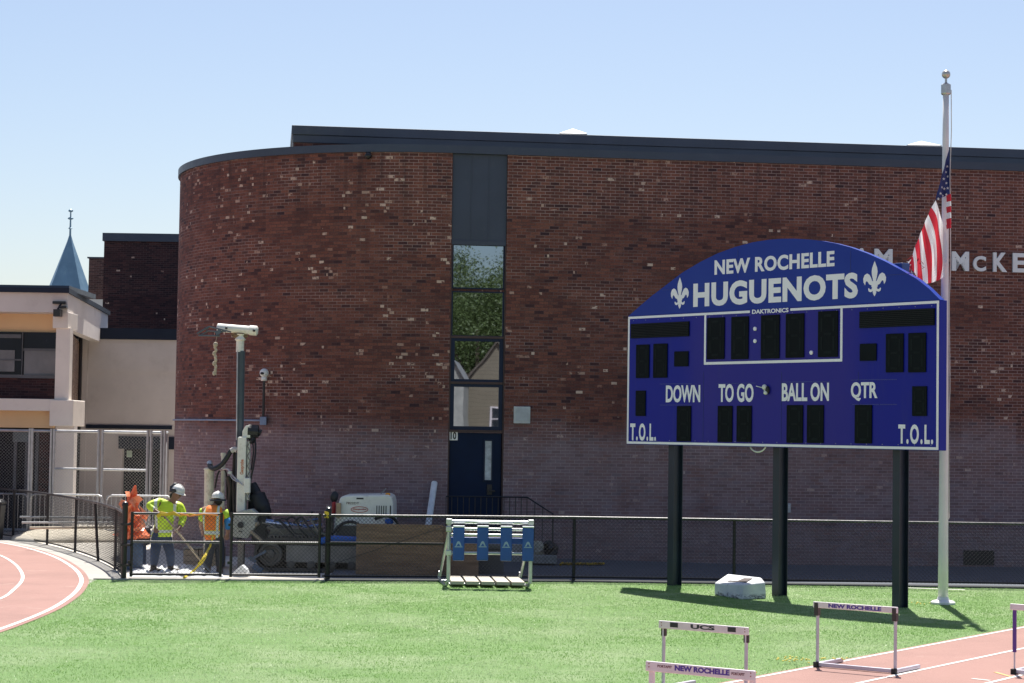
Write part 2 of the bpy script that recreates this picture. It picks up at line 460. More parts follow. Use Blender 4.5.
ang = rng.uniform(0, 2*np.pi, n); hh = rng.uniform(.010,.024,n); ww = rng.uniform(.003,.006,n)
lean = rng.normal(0,.010,(n,2))
V3 = np.zeros((n,3,3)); V3[:,0,0] = X-np.cos(ang)*ww; V3[:,0,1] = Y-np.sin(ang)*ww; V3[:,0,2] = .004
V3[:,1,0] = X+np.cos(ang)*ww; V3[:,1,1] = Y+np.sin(ang)*ww; V3[:,1,2] = .004
V3[:,2,0] = X+lean[:,0]; V3[:,2,1] = Y+lean[:,1]; V3[:,2,2] = .004+hh
me = bpy.data.meshes.new('turf_fibres'); me.vertices.add(n*3); me.vertices.foreach_set('co', V3.ravel())
me.loops.add(n*3); me.loops.foreach_set('vertex_index', np.arange(n*3, dtype=np.int32))
me.polygons.add(n); me.polygons.foreach_set('loop_start', np.arange(0,n*3,3,dtype=np.int32))
me.materials.append(M_blade); me.update(); me.validate()
o = bpy.data.objects.new('turf_fibres', me); C.objects.link(o)
tag(o, 'short green artificial grass fibres covering the sports field', 'grass', kind='stuff')
# yellow flecks of weeds along the edge of the straight
mb = MB(); rr = random.Random(3)
for (px, py, cnt, sp) in ((791,664,26,.10),(835,663.5,10,.12),(748,677,8,.12),(921,607,9,.12)):
    g = gnd(px,py)
    for i in range(cnt):
        mb.ball((g.x+rr.gauss(0,sp), g.y+rr.gauss(0,sp), .045+rr.uniform(0,.03)), (.016,.016,.008), 5)
tag(mb.build('yellow_weeds', paint('dandelion_yellow',(.55,.45,.03))), 'tiny yellow weed flowers along the grass edge beside the red lanes','weeds',kind='stuff')
# ------------------------------------------------------------------ materials
M_navy = paint('slate_blue_metal', (.038,.052,.082), .45, 0, .12, 1.2, dirt=((.09,.10,.13),.25,3))
M_navy_d = paint('dark_blue_frame', (.012,.022,.05), .45, 0, .15, 2, spec=.2)
M_brown = paint('brown_frame', (.055,.028,.025), .5)
M_door = paint('navy_door_paint', (.005,.015,.044), .5, 0, .15, 2, spec=.15, dirt=((.012,.024,.05),.3,6))
M_white = paint('white_enamel', (.74,.74,.72), .35, 0, .06, 2, dirt=((.45,.42,.38),.3,5))
M_letter = paint('letter_white', (.74,.76,.78), .4, 0, .05)
M_black = paint('black_coated_steel', (.012,.012,.014), .38, 0, .2, 4)
M_rubber = paint('black_rubber', (.015,.015,.016), .75, 0, .25, 8)
M_galv = paint('galvanised_steel', (.46,.47,.48), .38, .75, .15, 6, dirt=((.3,.29,.27),.4,9))
M_beige = paint('beige_stucco', (.66,.61,.57), .85, 0, .07, .7, .25, 40, dirt=((.45,.40,.37),.35,1.2))
M_cream = paint('cream_stucco', (.78,.72,.65), .85, 0, .06, .8, .25, 40, dirt=((.5,.44,.39),.3,1.5))
M_tan = paint('warm_tan_soffit', (.74,.52,.30), .8, 0, .06, .8)
M_roof = paint('grey_roof_membrane', (.28,.28,.28), .8)
M_dark = paint('dark_interior', (.008,.010,.016), .4, spec=.2)
M_cap = paint('dark_navy_cap', (.018,.026,.045), .6, 0, .12, 1.5, spec=.2)
k = NT('mirror_glazing'); co = k.coord()
k.bsdf((.31,.35,.39), .012, 1.0, k.bump(k.noise(co, 1.1, 1), .035, .02)); M_glass = k.m
k = NT('dull_glazing'); co = k.coord()
k.bsdf(k.mix(k.smooth(k.noise(co,.8,3),.45,.6),(.03,.035,.045),(.13,.14,.15)), .06, 0, None, .9); M_glass2 = k.m

# ------------------------------------------------------------------ the school
TH = R(7.0); WD = Vector((math.cos(TH), math.sin(TH), 0)); WN = Vector((math.sin(TH), -math.cos(TH), 0))
WP = Vector((-.04, 42.5, 0)); UPV = Vector((0,0,1))
def wp(px, py, off=0.0): return on_plane(px, py, WP + WN*off, WN)
def wu(px, py): return (wp(px,py) - WP).dot(WD)
ZB = 8.755
uL = wu(450.5, 300); uR = wu(505.8, 300)            # tall glazed strip
RAD = 5.88
school = thing('school_building', 'dark red brick school with rounded left corner and tall window strip over a blue door', 'building', WP)
# tangent point just left of the strip, then a quarter-round corner
uT = uL - .12
def curve_pt(s, extra=0.0):
    """point of the wall at arc length s left of the tangent point; extra = offset outwards"""
    cen = WP + WD*uT - WN*RAD
    if s < 0: q = WP + WD*(uT - s) + WN*extra; return Vector((q.x,q.y,0))
    a = s/RAD
    if a > R(125):
        t = s - RAD*R(125); a = R(125)
        q = cen + (WN*math.cos(a) - WD*math.sin(a))*(RAD+extra) + (-WD*math.cos(a) - WN*math.sin(a))*t
    else: q = cen + (WN*math.cos(a) - WD*math.sin(a))*(RAD+extra)
    return Vector((q.x,q.y,0))
SMAX = RAD*R(125)+16
ss = [-.12] + [RAD*R(125)*i/64 for i in range(65)] + [SMAX]
def wall_strip(mb, fr, z0, z1, us):
    n = len(fr); mb.add([(p.x,p.y,z0) for p in fr]+[(p.x,p.y,z1) for p in fr], [(i+1,i,n+i,n+i+1) for i in range(n-1)])
    mb.uv = (mb.uv or []) + [(u,z0) for u in us] + [(u,z1) for u in us]
mb = MB(); fr = [curve_pt(s) for s in ss]; wall_strip(mb, fr, -.6, ZB, [uT - s for s in ss])
mb.build('wall', M_brick, school, smooth=True)
mb = MB()
pr = [WP + WD*uR, WP + WD*30, WP + WD*30 - WN*18]
wall_strip(mb, [pr[1],pr[0]], -.6, ZB, [30,uR]); wall_strip(mb, [pr[2],pr[1]], -.6, ZB, [48,30])
# returns of the brick into the strip recess
for u, fl_ in ((uR, 0),):
    wall_strip(mb, [WP+WD*uR, WP+WD*uR-WN*.3], -.6, ZB, [uR, uR-.3])
mb.build('wall', M_brick, school)
# coping along the whole eave
def run(mb, pts_in, pts_out, z0, z1):
    n = len(pts_in)
    vs = [(p.x,p.y,z0) for p in pts_out]+[(p.x,p.y,z1) for p in pts_out]+[(p.x,p.y,z1) for p in pts_in]+[(p.x,p.y,z0) for p in pts_in]
    fs = []
    for i in range(n-1):
        for k in range(4): fs.append((k*n+i, k*n+i+1, ((k+1)%4)*n+i+1, ((k+1)%4)*n+i))
    mb.add(vs, fs + [(0,n,2*n,3*n),(n-1,4*n-1,3*n-1,2*n-1)])
s2 = [-30-(-uT) if False else -(30-uT)] + ss[1:]
mb = MB(); run(mb, [curve_pt(s,-.35) for s in s2], [curve_pt(s,.05) for s in s2], ZB, ZB+.165)
mb.build('coping', M_navy, school)
# lower roof behind the coping and closing back walls
mb = MB(); pl_ = [curve_pt(s,-.3) for s in s2]
mb.add([(p.x,p.y,ZB+.02) for p in pl_] + [tuple((WP+WD*30-WN*18).xy)+(ZB+.02,)], [tuple(range(len(pl_)+1))])
mb.build('roof', M_roof, school)
# set-back upper storey edge with two-step fascia
SB = 1.0
uU = (on_plane(294.5, 130, WP - WN*SB, WN) - WP).dot(WD)
B0 = WP - WN*SB + WD*uU; B1 = WP - WN*SB + WD*30; DEEP = 15
mb = MB(); wall_strip(mb, [B1,B0], ZB, 9.02, [30,uU]); wall_strip(mb, [B0, B0-WN*DEEP], ZB, 9.02, [0,DEEP])
mb.build('upper_wall', M_brick, school)
mb = MB()
cx = (uU+30)/2
F_ = (WD, -WN, UPV)
mb.frame(WP - WN*(SB+DEEP/2) + WD*cx + UPV*(9.02+.085), (30-uU+.06, DEEP+.06, .17), F_)
mb.frame(WP - WN*(SB+DEEP/2) + WD*cx + UPV*(9.19+.10), (30-uU+.12, DEEP+.12, .20), F_)
mb.build('fascia', M_navy, school, .012)
# ----- tall strip: boarded panel, four panes, door
D_ = .10
def strip_pt(px, py): return wp(px, py, -D_)
def zz(py): return strip_pt(478, py).z
def sbox(mb, u0, u1, z0, z1, d0, d1, mi=0):
    """box on the wall plane, from depth d0 to d1 measured inwards"""
    c = WP + WD*((u0+u1)/2) - WN*((d0+d1)/2) + UPV*((z0+z1)/2)
    mb.frame(c, (u1-u0, abs(d1-d0), z1-z0), F_, mi); return mb
W_ = uR-uL
zp = zz(244)
mb = MB(); sbox(mb, uL+.01, uR-.01, zp, ZB-.003, .06, .16)
for q in (.0,.335,.655,.97): sbox(mb, uL+.01+W_*q, uL+.03+W_*q, zp, ZB-.003, .052, .06)
sbox(mb, uL+.01, uR-.01, zp-.03, zp+.06, .03, .058)
mb.build('infill_panel', M_navy, school)
ztop = {1:(zz(244.6),zz(289.2)),2:(zz(291.5),zz(337)),3:(zz(338),zz(383)),4:(zz(383.5),zz(430))}
for i in (1,2,3,4):
    z1, z0 = ztop[i]; th = .03 if i < 3 else .085
    mb = MB()
    a, b = uL+.028, uR-.028
    sbox(mb, a, a+th, z0, z1, .05, .15); sbox(mb, b-th, b, z0, z1, .05, .15)
    sbox(mb, a+th, b-th, z0, z0+th*.9, .055, .15); sbox(mb, a+th, b-th, z1-th*.9, z1, .055, .15)
    wdw = mb.build('window', M_navy_d, school, .006)
    pn = MB(); sbox(pn, a+th-.005, b-th+.005, z0+th*.9-.005, z1-th*.9+.005, .09, .10)
    pn.build('pane', M_glass, wdw)
mb = MB()
for u0 in (uL+.002, uR-.028): sbox(mb, u0, u0+.026, .1, zp-.03, .015, .17)
for z in (zz(431)-.01, zz(383.3), zz(337.6)): sbox(mb, uL+.029, uR-.029, z-.02, z+.03, .03, .16)
mb.build('mullion', M_brown, school, .004)
door = None
z1d = zz(431.5)-.03
mb = MB(); sbox(mb, uL+.037, uR-.037, .45, z1d, .08, .15)
door = mb.build('door', M_door, school, .008)
g0, g1 = wu(485.2,460), wu(491.8,460)
mb = MB(); sbox(mb, g0, g1, wp(488,480).z, wp(488,441).z, .065, .079); mb.build('door_glass', paint('wired_glass',(.42,.47,.48),.25,0,.35,5), door)
mb = MB()
for (x0,x1,y0,y1) in ((g0-.03,g0,480,441),(g1,g1+.03,480,441)): sbox(mb, x0, x1, wp(488,y0).z-.03, wp(488,y1).z+.03, .05, .079)
sbox(mb, g0-.03, g1+.03, wp(488,441).z, wp(488,441).z+.03, .052, .079); sbox(mb, g0-.03, g1+.03, wp(488,480).z-.03, wp(488,480).z, .052, .079)
mb.build('glass_frame', M_navy_d, door)
mb = MB(); hu = wu(489.5,490); sbox(mb, hu-.05, hu+.06, wp(489,495).z, wp(489,484.5).z, .05, .079); sbox(mb, hu-.02, hu+.12, wp(489,491).z-.02, wp(489,491).z+.02, .0, .05)
mb.build('handle', M_black, door, .008)
mb = MB(); k0, k1 = wu(449.5,435), wu(458,435); sbox(mb, k0, k1, wp(454,440.3).z, wp(454,431).z, .06, .075)
npl = mb.build('number_plate', paint('plate_white',(.85,.84,.78),.4), school)
mb = MB(); text_into(mb, '10', (k0+.03, k1-.03, wp(454,439.3).z, wp(454,432).z), WP-WN*.06, WD, UPV, WN, .004, .03)
mb.build('numeral', M_black, npl)
# wall fittings
mb = MB(); a, b = wu(513.5,415), wu(530,415); z0, z1 = wp(521,423.5).z, wp(521,406.5).z
sbox(mb, a, b, z0, z1, -.06, .0); 
vent = mb.build('vent_cover', paint('vent_cream',(.50,.53,.52),.5), school, .012)
mb = MB(); sbox(mb, a+.04, b-.04, z0+.05, z1-.04, -.07, -.061); mb.build('cover_plate', paint('vent_face',(.44,.47,.48),.5), vent, .006)
a, b = wu(963.5,558), wu(994,558); z0, z1 = wp(979,565).z, wp(979,550.5).z
mb = MB(); sbox(mb, a, b, z0, z0+.03, -.02, .02); sbox(mb, a, b, z1-.03, z1, -.02, .02); sbox(mb, a, a+.03, z0+.03, z1-.03, -.02, .02); sbox(mb, b-.03, b, z0+.03, z1-.03, -.02, .02)
sbox(mb, a+.03, b-.03, z0+.03, z1-.03, -.004, .02)
for i in range(5):
    zc = z0+.05+i*(z1-z0-.08)/5
    mb.frame(WP+WD*((a+b)/2)+WN*.012+UPV*(zc+.015), (b-a-.06,.012,.03), F_)
mb.build('louver', M_black, school)
a = wu(788,508); zc = wp(788,508).z
mb = MB(); sbox(mb, a-.05, a+.05, zc-.10, zc+.10, -.05, 0); sbox(mb, a-.03, a+.03, zc-.02, zc+.06, -.075, -.05)
mb.build('wall_outlet', paint('outlet_grey',(.45,.47,.48),.5), school, .01)
p = curve_pt(uT - wu(369,150), 0) if wu(369,150) < uT else wp(369,150)
s_ = 2.0
for s_ in [i*.02 for i in range(400)]:
    q = curve_pt(s_); d = (q - CAM); 
    pxx = 512 + FPX*((q+UPV*8.6-CAM).dot(_r))/((q+UPV*8.6-CAM).dot(_f))
    if pxx < 369: break
p = curve_pt(s_, .08)
mb = MB(); mb.ball((p.x,p.y,8.66), (.08,.08,.07), 10); mb.bx(p.x-.05,p.x+.05,p.y+.02,p.y+.12,8.68,8.75)
mb.build('security_light', M_black, school, smooth=True)
# raised letters on the wall
mb = None
zL0, zL1 = wp(980,271.6).z, wp(980,252.3).z
LET = [('A',858.5,877.5,1,0),('M',873.8,891.8,1,1),('M',951.2,968.2,1,0),('c',972.4,985.2,.8,0),('K',992.4,1006.3,1,0),('E',1012,1024.5,1,0),('N',1030,1045,1,0)]
zA = wp(880,249).z - (zL1-zL0)
for ch, x0, x1, hf, _ in LET:
    if ch == 'A': x0, x1 = 852.5, 869.5
    base = zA if x1 < 900 else zL0
    lw = MB(); a, b = wu(x0,262), wu(x1,262)
    text_into(lw, ch.upper() if ch != 'c' else 'C', (a, b, base, base+(zL1-zL0)*hf), WP, WD, UPV, WN, .06, .035)
    o = lw.build('letter', M_letter, school)

# ------------------------------------------------------------------ roof lights behind the parapet
for (px, py, wpx, lab) in ((573,128.7,24,'small white pyramid roof light over the roof edge, left of the scoreboard'),(921,141,30,'larger white pyramid roof light peeking over the roof edge beside the flagpole')):
    c = at(px, py, 51); r_ = wpx/FPX*51*.5*1.15
    t = thing('roof_light', lab, 'roof light', (c.x,c.y,9.39), 'white roof lights')
    mb = MB(); mb.bx(c.x-r_,c.x+r_,c.y-r_,c.y+r_,9.39,c.z-.17); mb.build('curb', M_roof, t)
    mb = MB(); mb.add([(c.x-r_,c.y-r_,c.z-.17),(c.x+r_,c.y-r_,c.z-.17),(c.x+r_,c.y+r_,c.z-.17),(c.x-r_,c.y+r_,c.z-.17),(c.x,c.y,c.z)],[(0,1,4),(1,2,4),(2,3,4),(3,0,4),(3,2,1,0)])
    mb.build('dome', paint('roof_light_white',(.80,.80,.78),.4), t)

# ------------------------------------------------------------------ asphalt walk sloping up to the wall
mb = MB(); A_ = []; B_ = []
for X_, zf in ((-3.4,.18),(-1,.17),(1.2,.14),(5,.05),(11,-.03),(24,-.05)):
    y0 = np.interp(X_, [b_[0] for b_ in back], [b_[1] for b_ in back]) + .42
    yw = WP.y + (X_-WP.x)*math.tan(TH) + .1
    A_.append((X_, float(y0), .012)); B_.append((X_, yw, max(zf,.02)))
n = len(A_); mb.add(A_+B_, [(i,i+1,n+i+1,n+i) for i in range(n-1)])
mb.build('walkway', M_asph)['kind'] = 'structure'

# ------------------------------------------------------------------ door landing rail
q0 = wp(446,505,.9); q1 = wp(527,505,.9); zt = q0.z
zr = at(490,497,q0.y).z
t = thing('stair_railing', 'thin black stair railing with upright bars in front of the blue school door', 'railing', (q0.x,q0.y,.1))
mb = MB(); q2 = wp(553,514,.9); zr2 = at(553,514,q2.y).z
mb.tube([(q0.x,q0.y,zr),(q1.x,q1.y,zr),(q2.x,q2.y,zr2),(q2.x,q2.y,.12)], .018, 6); mb.tube([(q0.x,q0.y,zr-.85),(q1.x,q1.y,zr-.85)], .014, 6)
mb.build('handrail', M_black, t)
mb = MB()
for i in range(15):
    f_ = i/14; x = q0.x+(q1.x-q0.x)*f_; y = q0.y+(q1.y-q0.y)*f_; mb.tube([(x,y,.1 if i%7==0 else zr-.85),(x,y,zr)], .009, 5)
for f_ in (.3,.6): 
    x = q1.x+(q2.x-q1.x)*f_; y = q1.y+(q2.y-q1.y)*f_; mb.tube([(x,y,.1),(x,y,zr+(zr2-zr)*f_)], .009, 5)
mb.build('baluster', M_black, t)
mb = MB(); c = wp(487,505,.46)
mb.frame((c.x,c.y,.24), (1.75,.82,.5), F_); mb.frame(Vector((c.x,c.y,.10))+WD*1.05, (.34,.82,.24), F_)
tag(mb.build('door_landing', M_conc, None, .01), 'grey concrete landing with a step below the blue school door', 'landing')

# ------------------------------------------------------------------ wall camera with conduit
def curve_at(px, z, off=0):
    for i in range(700):
        q = curve_pt(i*.015, off)+UPV*z
        if 512 + FPX*((q-CAM).dot(_r))/((q-CAM).dot(_f)) < px: return q, i*.015
q, s0 = curve_at(264.5, 4.0, .12)
zc = at(264.8,373,q.y).z; zj = at(264,420.5,q.y).z
t = thing('security_camera', 'white ball security camera on a slim black pole above the conduit, on rounded brick corner', 'camera', (q.x,q.y,zj))
mb = MB(); mb.ball((q.x,q.y,zc),(.10,.10,.10),14); mb.lathe([(.07,-.17),(.055,-.08)],(q.x,q.y,zc),12); mb.build('housing', M_white, t, smooth=True)
mb = MB(); mb.ball((q.x-.03,q.y-.085,zc-.01),(.045,.03,.03),10); mb.build('lens', M_black, t, smooth=True)
mb = MB(); mb.tube([(q.x,q.y,zj+.05),(q.x,q.y,zc-.16)],.028,8); mb.build('pole', M_black, t)
mb = MB(); mb.bx(q.x-.07,q.x+.07,q.y-.04,q.y+.10,zj-.10,zj+.08); mb.build('junction_box', paint('conduit_blue_grey',(.20,.25,.36),.45), t, .01)
mb = MB(); cp = [curve_pt(s0+i*.25,.035)+UPV*zj for i in range(0,30)]; mb.tube(cp,.022,6); mb.build('conduit', MATS['conduit_blue_grey'], t)

# ------------------------------------------------------------------ left: stucco school wing with overhang
YF = 52.0
P_ = lambda px, py, Y=YF: at(px, py, Y)
NC = P_(68,292); FC = at(108,316,62.0)             # near and far top corner of the side wall
ZT = NC.z
wing = thing('stucco_wing', 'beige stucco school wing with a window band, tan recesses and a corner pier, far left', 'building', (NC.x, YF, 0))
xr = NC.x
def fbox(mb, px0, px1, py0, py1, d0=0.0, d1=.4, Y=YF):
    """front-facing block from image rectangle; d0..d1 depth behind the front plane"""
    a = at(px0, py1, Y); b = at(px1, py0, Y)
    mb.bx(a.x, b.x, Y+d0, Y+d1, a.z, b.z); return mb
SLX = (FC.x-NC.x)/(62.0-YF)
def side_prism(mb, z0, z1, off=0.0):
    mb.add([(-30,YF+off,z0),(xr,YF+off,z0),(FC.x,62,z0),(-30,62,z0),(-30,YF+off,z1),(xr,YF+off,z1),(FC.x,62,z1),(-30,62,z1)],
           [(3,2,1,0),(4,5,6,7),(0,1,5,4),(1,2,6,5),(2,3,7,6),(3,0,4,7)])
zf0 = P_(30,312).z; zf1 = P_(30,292.5).z
mb = MB(); side_prism(mb, zf0, zf1); mb.build('wall', M_beige, wing)
mb = MB(); mb.add([(-30,YF-.1,zf1),(xr+.05,YF-.1,zf1),(FC.x+.05,62.1,zf1),(-30,62.1,zf1),(-30,YF-.1,ZT+.10),(xr+.05,YF-.1,ZT+.10),(FC.x+.05,62.1,ZT+.10),(-30,62.1,ZT+.10)],
   [(3,2,1,0),(4,5,6,7),(0,1,5,4),(1,2,6,5),(2,3,7,6),(3,0,4,7)])
mb.build('fascia', M_cap, wing)
mb = MB(); p0 = P_(64,287); mb.bx(-30, p0.x, YF+.6, YF+4, ZT+.08, P_(0,283).z); mb.build('parapet', M_navy, wing)
# solid core behind the recess
zb_ = 0
def core(mb, d, z0, z1):
    mb.add([(-30,YF+d,z0),(xr+SLX*d-.02,YF+d,z0),(FC.x-.02,62,z0),(-30,62,z0),(-30,YF+d,z1),(xr+SLX*d-.02,YF+d,z1),(FC.x-.02,62,z1),(-30,62,z1)],
           [(3,2,1,0),(4,5,6,7),(0,1,5,4),(1,2,6,5),(2,3,7,6),(3,0,4,7)])
zcb = P_(60,328).z
mb = MB(); mb.add([(xr-.35,YF+1.21,zcb),(xr+SLX*1.21,YF+1.21,zcb),(FC.x,62,zcb),(FC.x-.35,62,zcb),(xr-.35,YF+1.21,zf0-.002),(xr+SLX*1.21,YF+1.21,zf0-.002),(FC.x,62,zf0-.002),(FC.x-.35,62,zf0-.002)],[(3,2,1,0),(4,5,6,7),(0,1,5,4),(1,2,6,5),(2,3,7,6),(3,0,4,7)]); mb.build('side_band', M_beige, wing)
mb = MB(); mb.bx(-30, xr-.5, YF+1.3, YF+2.2, P_(30,331).z, zf0-.003); mb.build('recess_wall', M_tan, wing)
mb = MB(); fbox(mb, -60, 52.5, 312.2, 331, .9, 1.25); mb.build('soffit_panel', M_tan, wing)
mb = MB(); fbox(mb, 52.6, 68, 312.1, 328, 0, 1.2); mb.build('corner_block', M_cream, wing, .01)
mb = MB(); fbox(mb, 54, 70, 328.1, 400, .05, .38); mb.build('column', M_cream, wing)
sa, sb_ = at(72,360,53.1).x, at(82,360,62).x; zs1 = P_(30,331).z-.003
mb = MB(); mb.add([(-30,53.05,zb_),(sa,53.05,zb_),(sb_,62,zb_),(-30,62,zb_),(-30,53.05,zs1),(sa,53.05,zs1),(sb_,62,zs1),(-30,62,zs1)],[(3,2,1,0),(4,5,6,7),(0,1,5,4),(1,2,6,5),(2,3,7,6),(3,0,4,7)])
mb.build('side_wall', brick_mat('tan_brick', [(0,(.10,.055,.035)),(.5,(.22,.14,.09)),(1,(.34,.24,.16))], (.38,.32,.27), 'Object', None, .01, (.2,.16,.13)), wing)
zb2 = P_(30,375).z
w_ = MB(); fbox(w_, -60, 53.5, 331, 375.5, .80, .95); win = w_.build('window', paint('dark_glazing', (.006,.009,.018), .25, 0, .3, 1, spec=.25), wing)
mb = MB(); fbox(mb, 16.5, 52, 349, 374, .775, .799); fbox(mb, -40, 7.5, 349, 370, .775, .799); mb.build('blind', paint('grey_blind',(.16,.16,.165),.4,0,.2,1.5), win)
mb = MB(); fbox(mb, -40, 14, 333, 336, .77, .80); fbox(mb, 16, 52, 347.5, 349.5, .76, .80); fbox(mb, 14.3, 16.2, 331, 375, .74, .80); fbox(mb, -40,53,374.5,376.5,.70,.80); fbox(mb, -40, 14, 358, 358.8, .76, .774)
mb.build('frame', paint('grey_frame',(.09,.095,.105),.5), win)
mb = MB(); fbox(mb, -60, 53, 376.6, 399, .75, .97); mb.build('spandrel', M_brick2, wing)
mb = MB(); fbox(mb, -60, 55, 399.2, 409.4, -.05, .98); mb.build('ledge', M_cream, wing, .01)
mb = MB(); fbox(mb, -60, 50, 409.6, 426.5, .35, .98); mb.build('tan_panel', M_tan, wing)
mb = MB(); fbox(mb, 50.2, 74.5, 400.2, 426, -.12, 1.3); mb.build('pier_block', M_cream, wing, .02)
a = P_(55,426); b = P_(74,426)
mb = MB(); mb.bx(a.x, b.x, YF+.05, YF+.42, 0, a.z-.003); mb.build('pier', M_beige, wing)
mb = MB(); c0 = P_(-60,427); mb.bx(c0.x, a.x-.01, YF+.7, YF+.95, .0, c0.z-.003); sh = mb.build('shopfront', M_dark, wing)
mb = MB()
for px in (9,20.5,31,50): q = P_(px,470); mb.bx(q.x-.04,q.x+.04,YF+.6,YF+.70,0,c0.z-.05)
mb.build('post', paint('grey_frame',(.2,.2,.2)), sh)
mb = MB(); fbox(mb, 7, 28, 430, 442, .58, .66); mb.build('transom_sign', paint('transom_grey',(.12,.15,.16),.5), sh)
mb = MB(); fbox(mb, 32, 49, 432, 520, .60, .69); mb.build('brick_infill', M_brick2, sh)
# floodlight on the corner block, downpipe
mb = MB(); fbox(mb, 56, 63, 310, 317, -.35, -.05); fbox(mb, 60, 68, 306.5, 308.5, -.2, -.02); fbox(mb, 53, 66, 301.5, 304, -.08, -.005); q = P_(62,306); mb.tube([(q.x,YF-.02,q.z+.1),(q.x-.05,YF-.25,q.z-.1)], .03, 6)
mb.build('floodlight', M_black, wing, .01)
dpx = at(80.5,330,57.2)
q = at(80.8,335,59); mb = MB(); mb.tube([(q.x,59,ZT-.5),(q.x,59,0)], .055, 8); mb.build('downpipe', M_black, wing)

# low link building in beige with a dark coping
YL = 60.0
link = thing('link_building', 'low plain beige building with dark coping between the stucco wing and rounded brick corner', 'building', (at(125,500,YL).x, YL, 0))
zt1 = at(130,339.5,YL).z; zt2 = at(130,328.5,YL).z
x0, x1 = -15.5, at(215,400,YL).x
dx0, dx1 = at(121.5,480,YL).x, at(168,480,YL).x; zd = at(140,449,YL).z
mb = MB(); mb.bx(x0, dx0, YL, YL+9, 0, zt1); mb.bx(dx1, x1, YL, YL+9, 0, zt1); mb.bx(dx0+.001, dx1-.001, YL+.002, YL+9, zd, zt1-.002); mb.build('wall', M_beige, link)
mb = MB(); a = at(88.5,352,YL); mb.bx(a.x, x1, YL-.03, YL-.001, zt1-1.0+.02, zt1-.001); mb.bx(at(83,352,YL).x, a.x-.01, YL-.03, YL-.001, 0, zt1-.001); mb.build('raised_band', M_beige, link)
mb = MB(); mb.bx(x0, x1, YL-.12, YL+9.1, zt1+.001, zt2); mb.build('coping', M_cap, link)
mb = MB(); mb.bx(dx0, dx1, YL+.3, YL+.4, 0, zd); dr = mb.build('door', M_dark, link)
mb = MB(); mb.bx(at(119,440,YL).x, dx1+.3, YL-.06, YL-.002, zd, at(140,436.5,YL).z); mb.build('door_header', M_cap, link)
mb = MB(); q = at(127.5,454,YL); mb.bx(q.x-.08,q.x+.08,YL+.28,YL+.298,q.z-.10,q.z+.10); mb.build('notice', paint('notice_green',(.35,.45,.36)), dr)
mb = MB(); mb.bx(at(86,430,YL).x, at(172,430,YL).x, YL-.05, YL-.002, at(120,428.8,YL).z, at(120,425,YL).z); mb.build('dark_band', M_cap, link)
# tall dark brick block and stub behind
YB = 70.0
blk = thing('brick_tower_block', 'tall dark brick block with a slate-blue cap rising behind the low beige wall', 'building', (at(140,400,YB).x,YB,0))
xa, xb = at(103.3,280,YB).x, at(230,280,YB).x; za = at(140,241.5,YB).z; zb3 = at(140,233.5,YB).z
mb = MB(); mb.bx(xa, xb, YB, YB+8, 0, za); mb.build('wall', M_brick2, blk)
mb = MB(); mb.bx(xa-.05, xb, YB-.08, YB+8.1, za, zb3); mb.build('coping', M_navy, blk)
YC = 76.0
stub = thing('brick_chimney', 'narrow dark brick chimney between the teal spire and the tall brick block', 'chimney', (at(96,280,YC).x,YC,0))
xa, xb = at(88.5,280,YC).x, at(106,280,YC).x
mb = MB(); mb.bx(xa, xb, YC, YC+1.5, at(96,299,YC).z, at(96,258.5,YC).z); mb.build('stack', brick_mat('mauve_brick', [(0,(.05,.03,.035)),(.5,(.12,.065,.06)),(1,(.20,.11,.10))], (.2,.15,.14), 'Object', None, .008, (.08,.05,.05)), stub)
mb = MB(); mb.bx(xa-.06, xb, YC-.05, YC+1.6, at(96,258.4,YC).z, at(96,257,YC).z); mb.build('cap', M_navy, stub)
mb = MB(); mb.bx(xa, xb, YC+.02, YC+1.5, 0, at(96,299.2,YC).z); mb.build('base', M_white, stub)
# spire
YS = 105.0
ap_ = at(70.2,234,YS); bs = at(70,296,YS); rb = at(93.5,296,YS).x - bs.x
sp = thing('spire', 'pale teal pointed metal spire with a finial rising behind the stucco wing', 'spire', (ap_.x,YS,0))
M_teal = paint('weathered_teal_metal', (.16,.27,.36), .45, .2, .12, 1, dirt=((.3,.4,.45),.3,2))
mb = MB(); prof = [(rb*1.12, bs.z-1.2),(rb, bs.z),(rb*.5, (bs.z+ap_.z)/2),(rb*.13, ap_.z-.42),(.05, ap_.z-.05)]
mb.lathe(prof, (ap_.x,YS,0), 8); mb.build('cone', M_teal, sp)
mb = MB(); q = at(71,218,YS)
mb.lathe([(.06,ap_.z-.3),(.05,ap_.z+.25),(.12,ap_.z+.3),(.05,ap_.z+.36),(.04,ap_.z+.75),(.15,ap_.z+.8),(.15,ap_.z+.85),(.04,ap_.z+.9),(.035,ap_.z+1.15),(.13,ap_.z+1.2),(.12,ap_.z+1.27),(.025,ap_.z+1.33),(.012,at(71,212,YS).z)], (ap_.x,YS,0), 8); mb.build('finial', M_teal, sp)
mb = MB(); mb.lathe([(rb*.95,0),(rb*.95,bs.z-1.2)], (ap_.x,YS,0), 8); mb.build('tower', M_beige, sp)
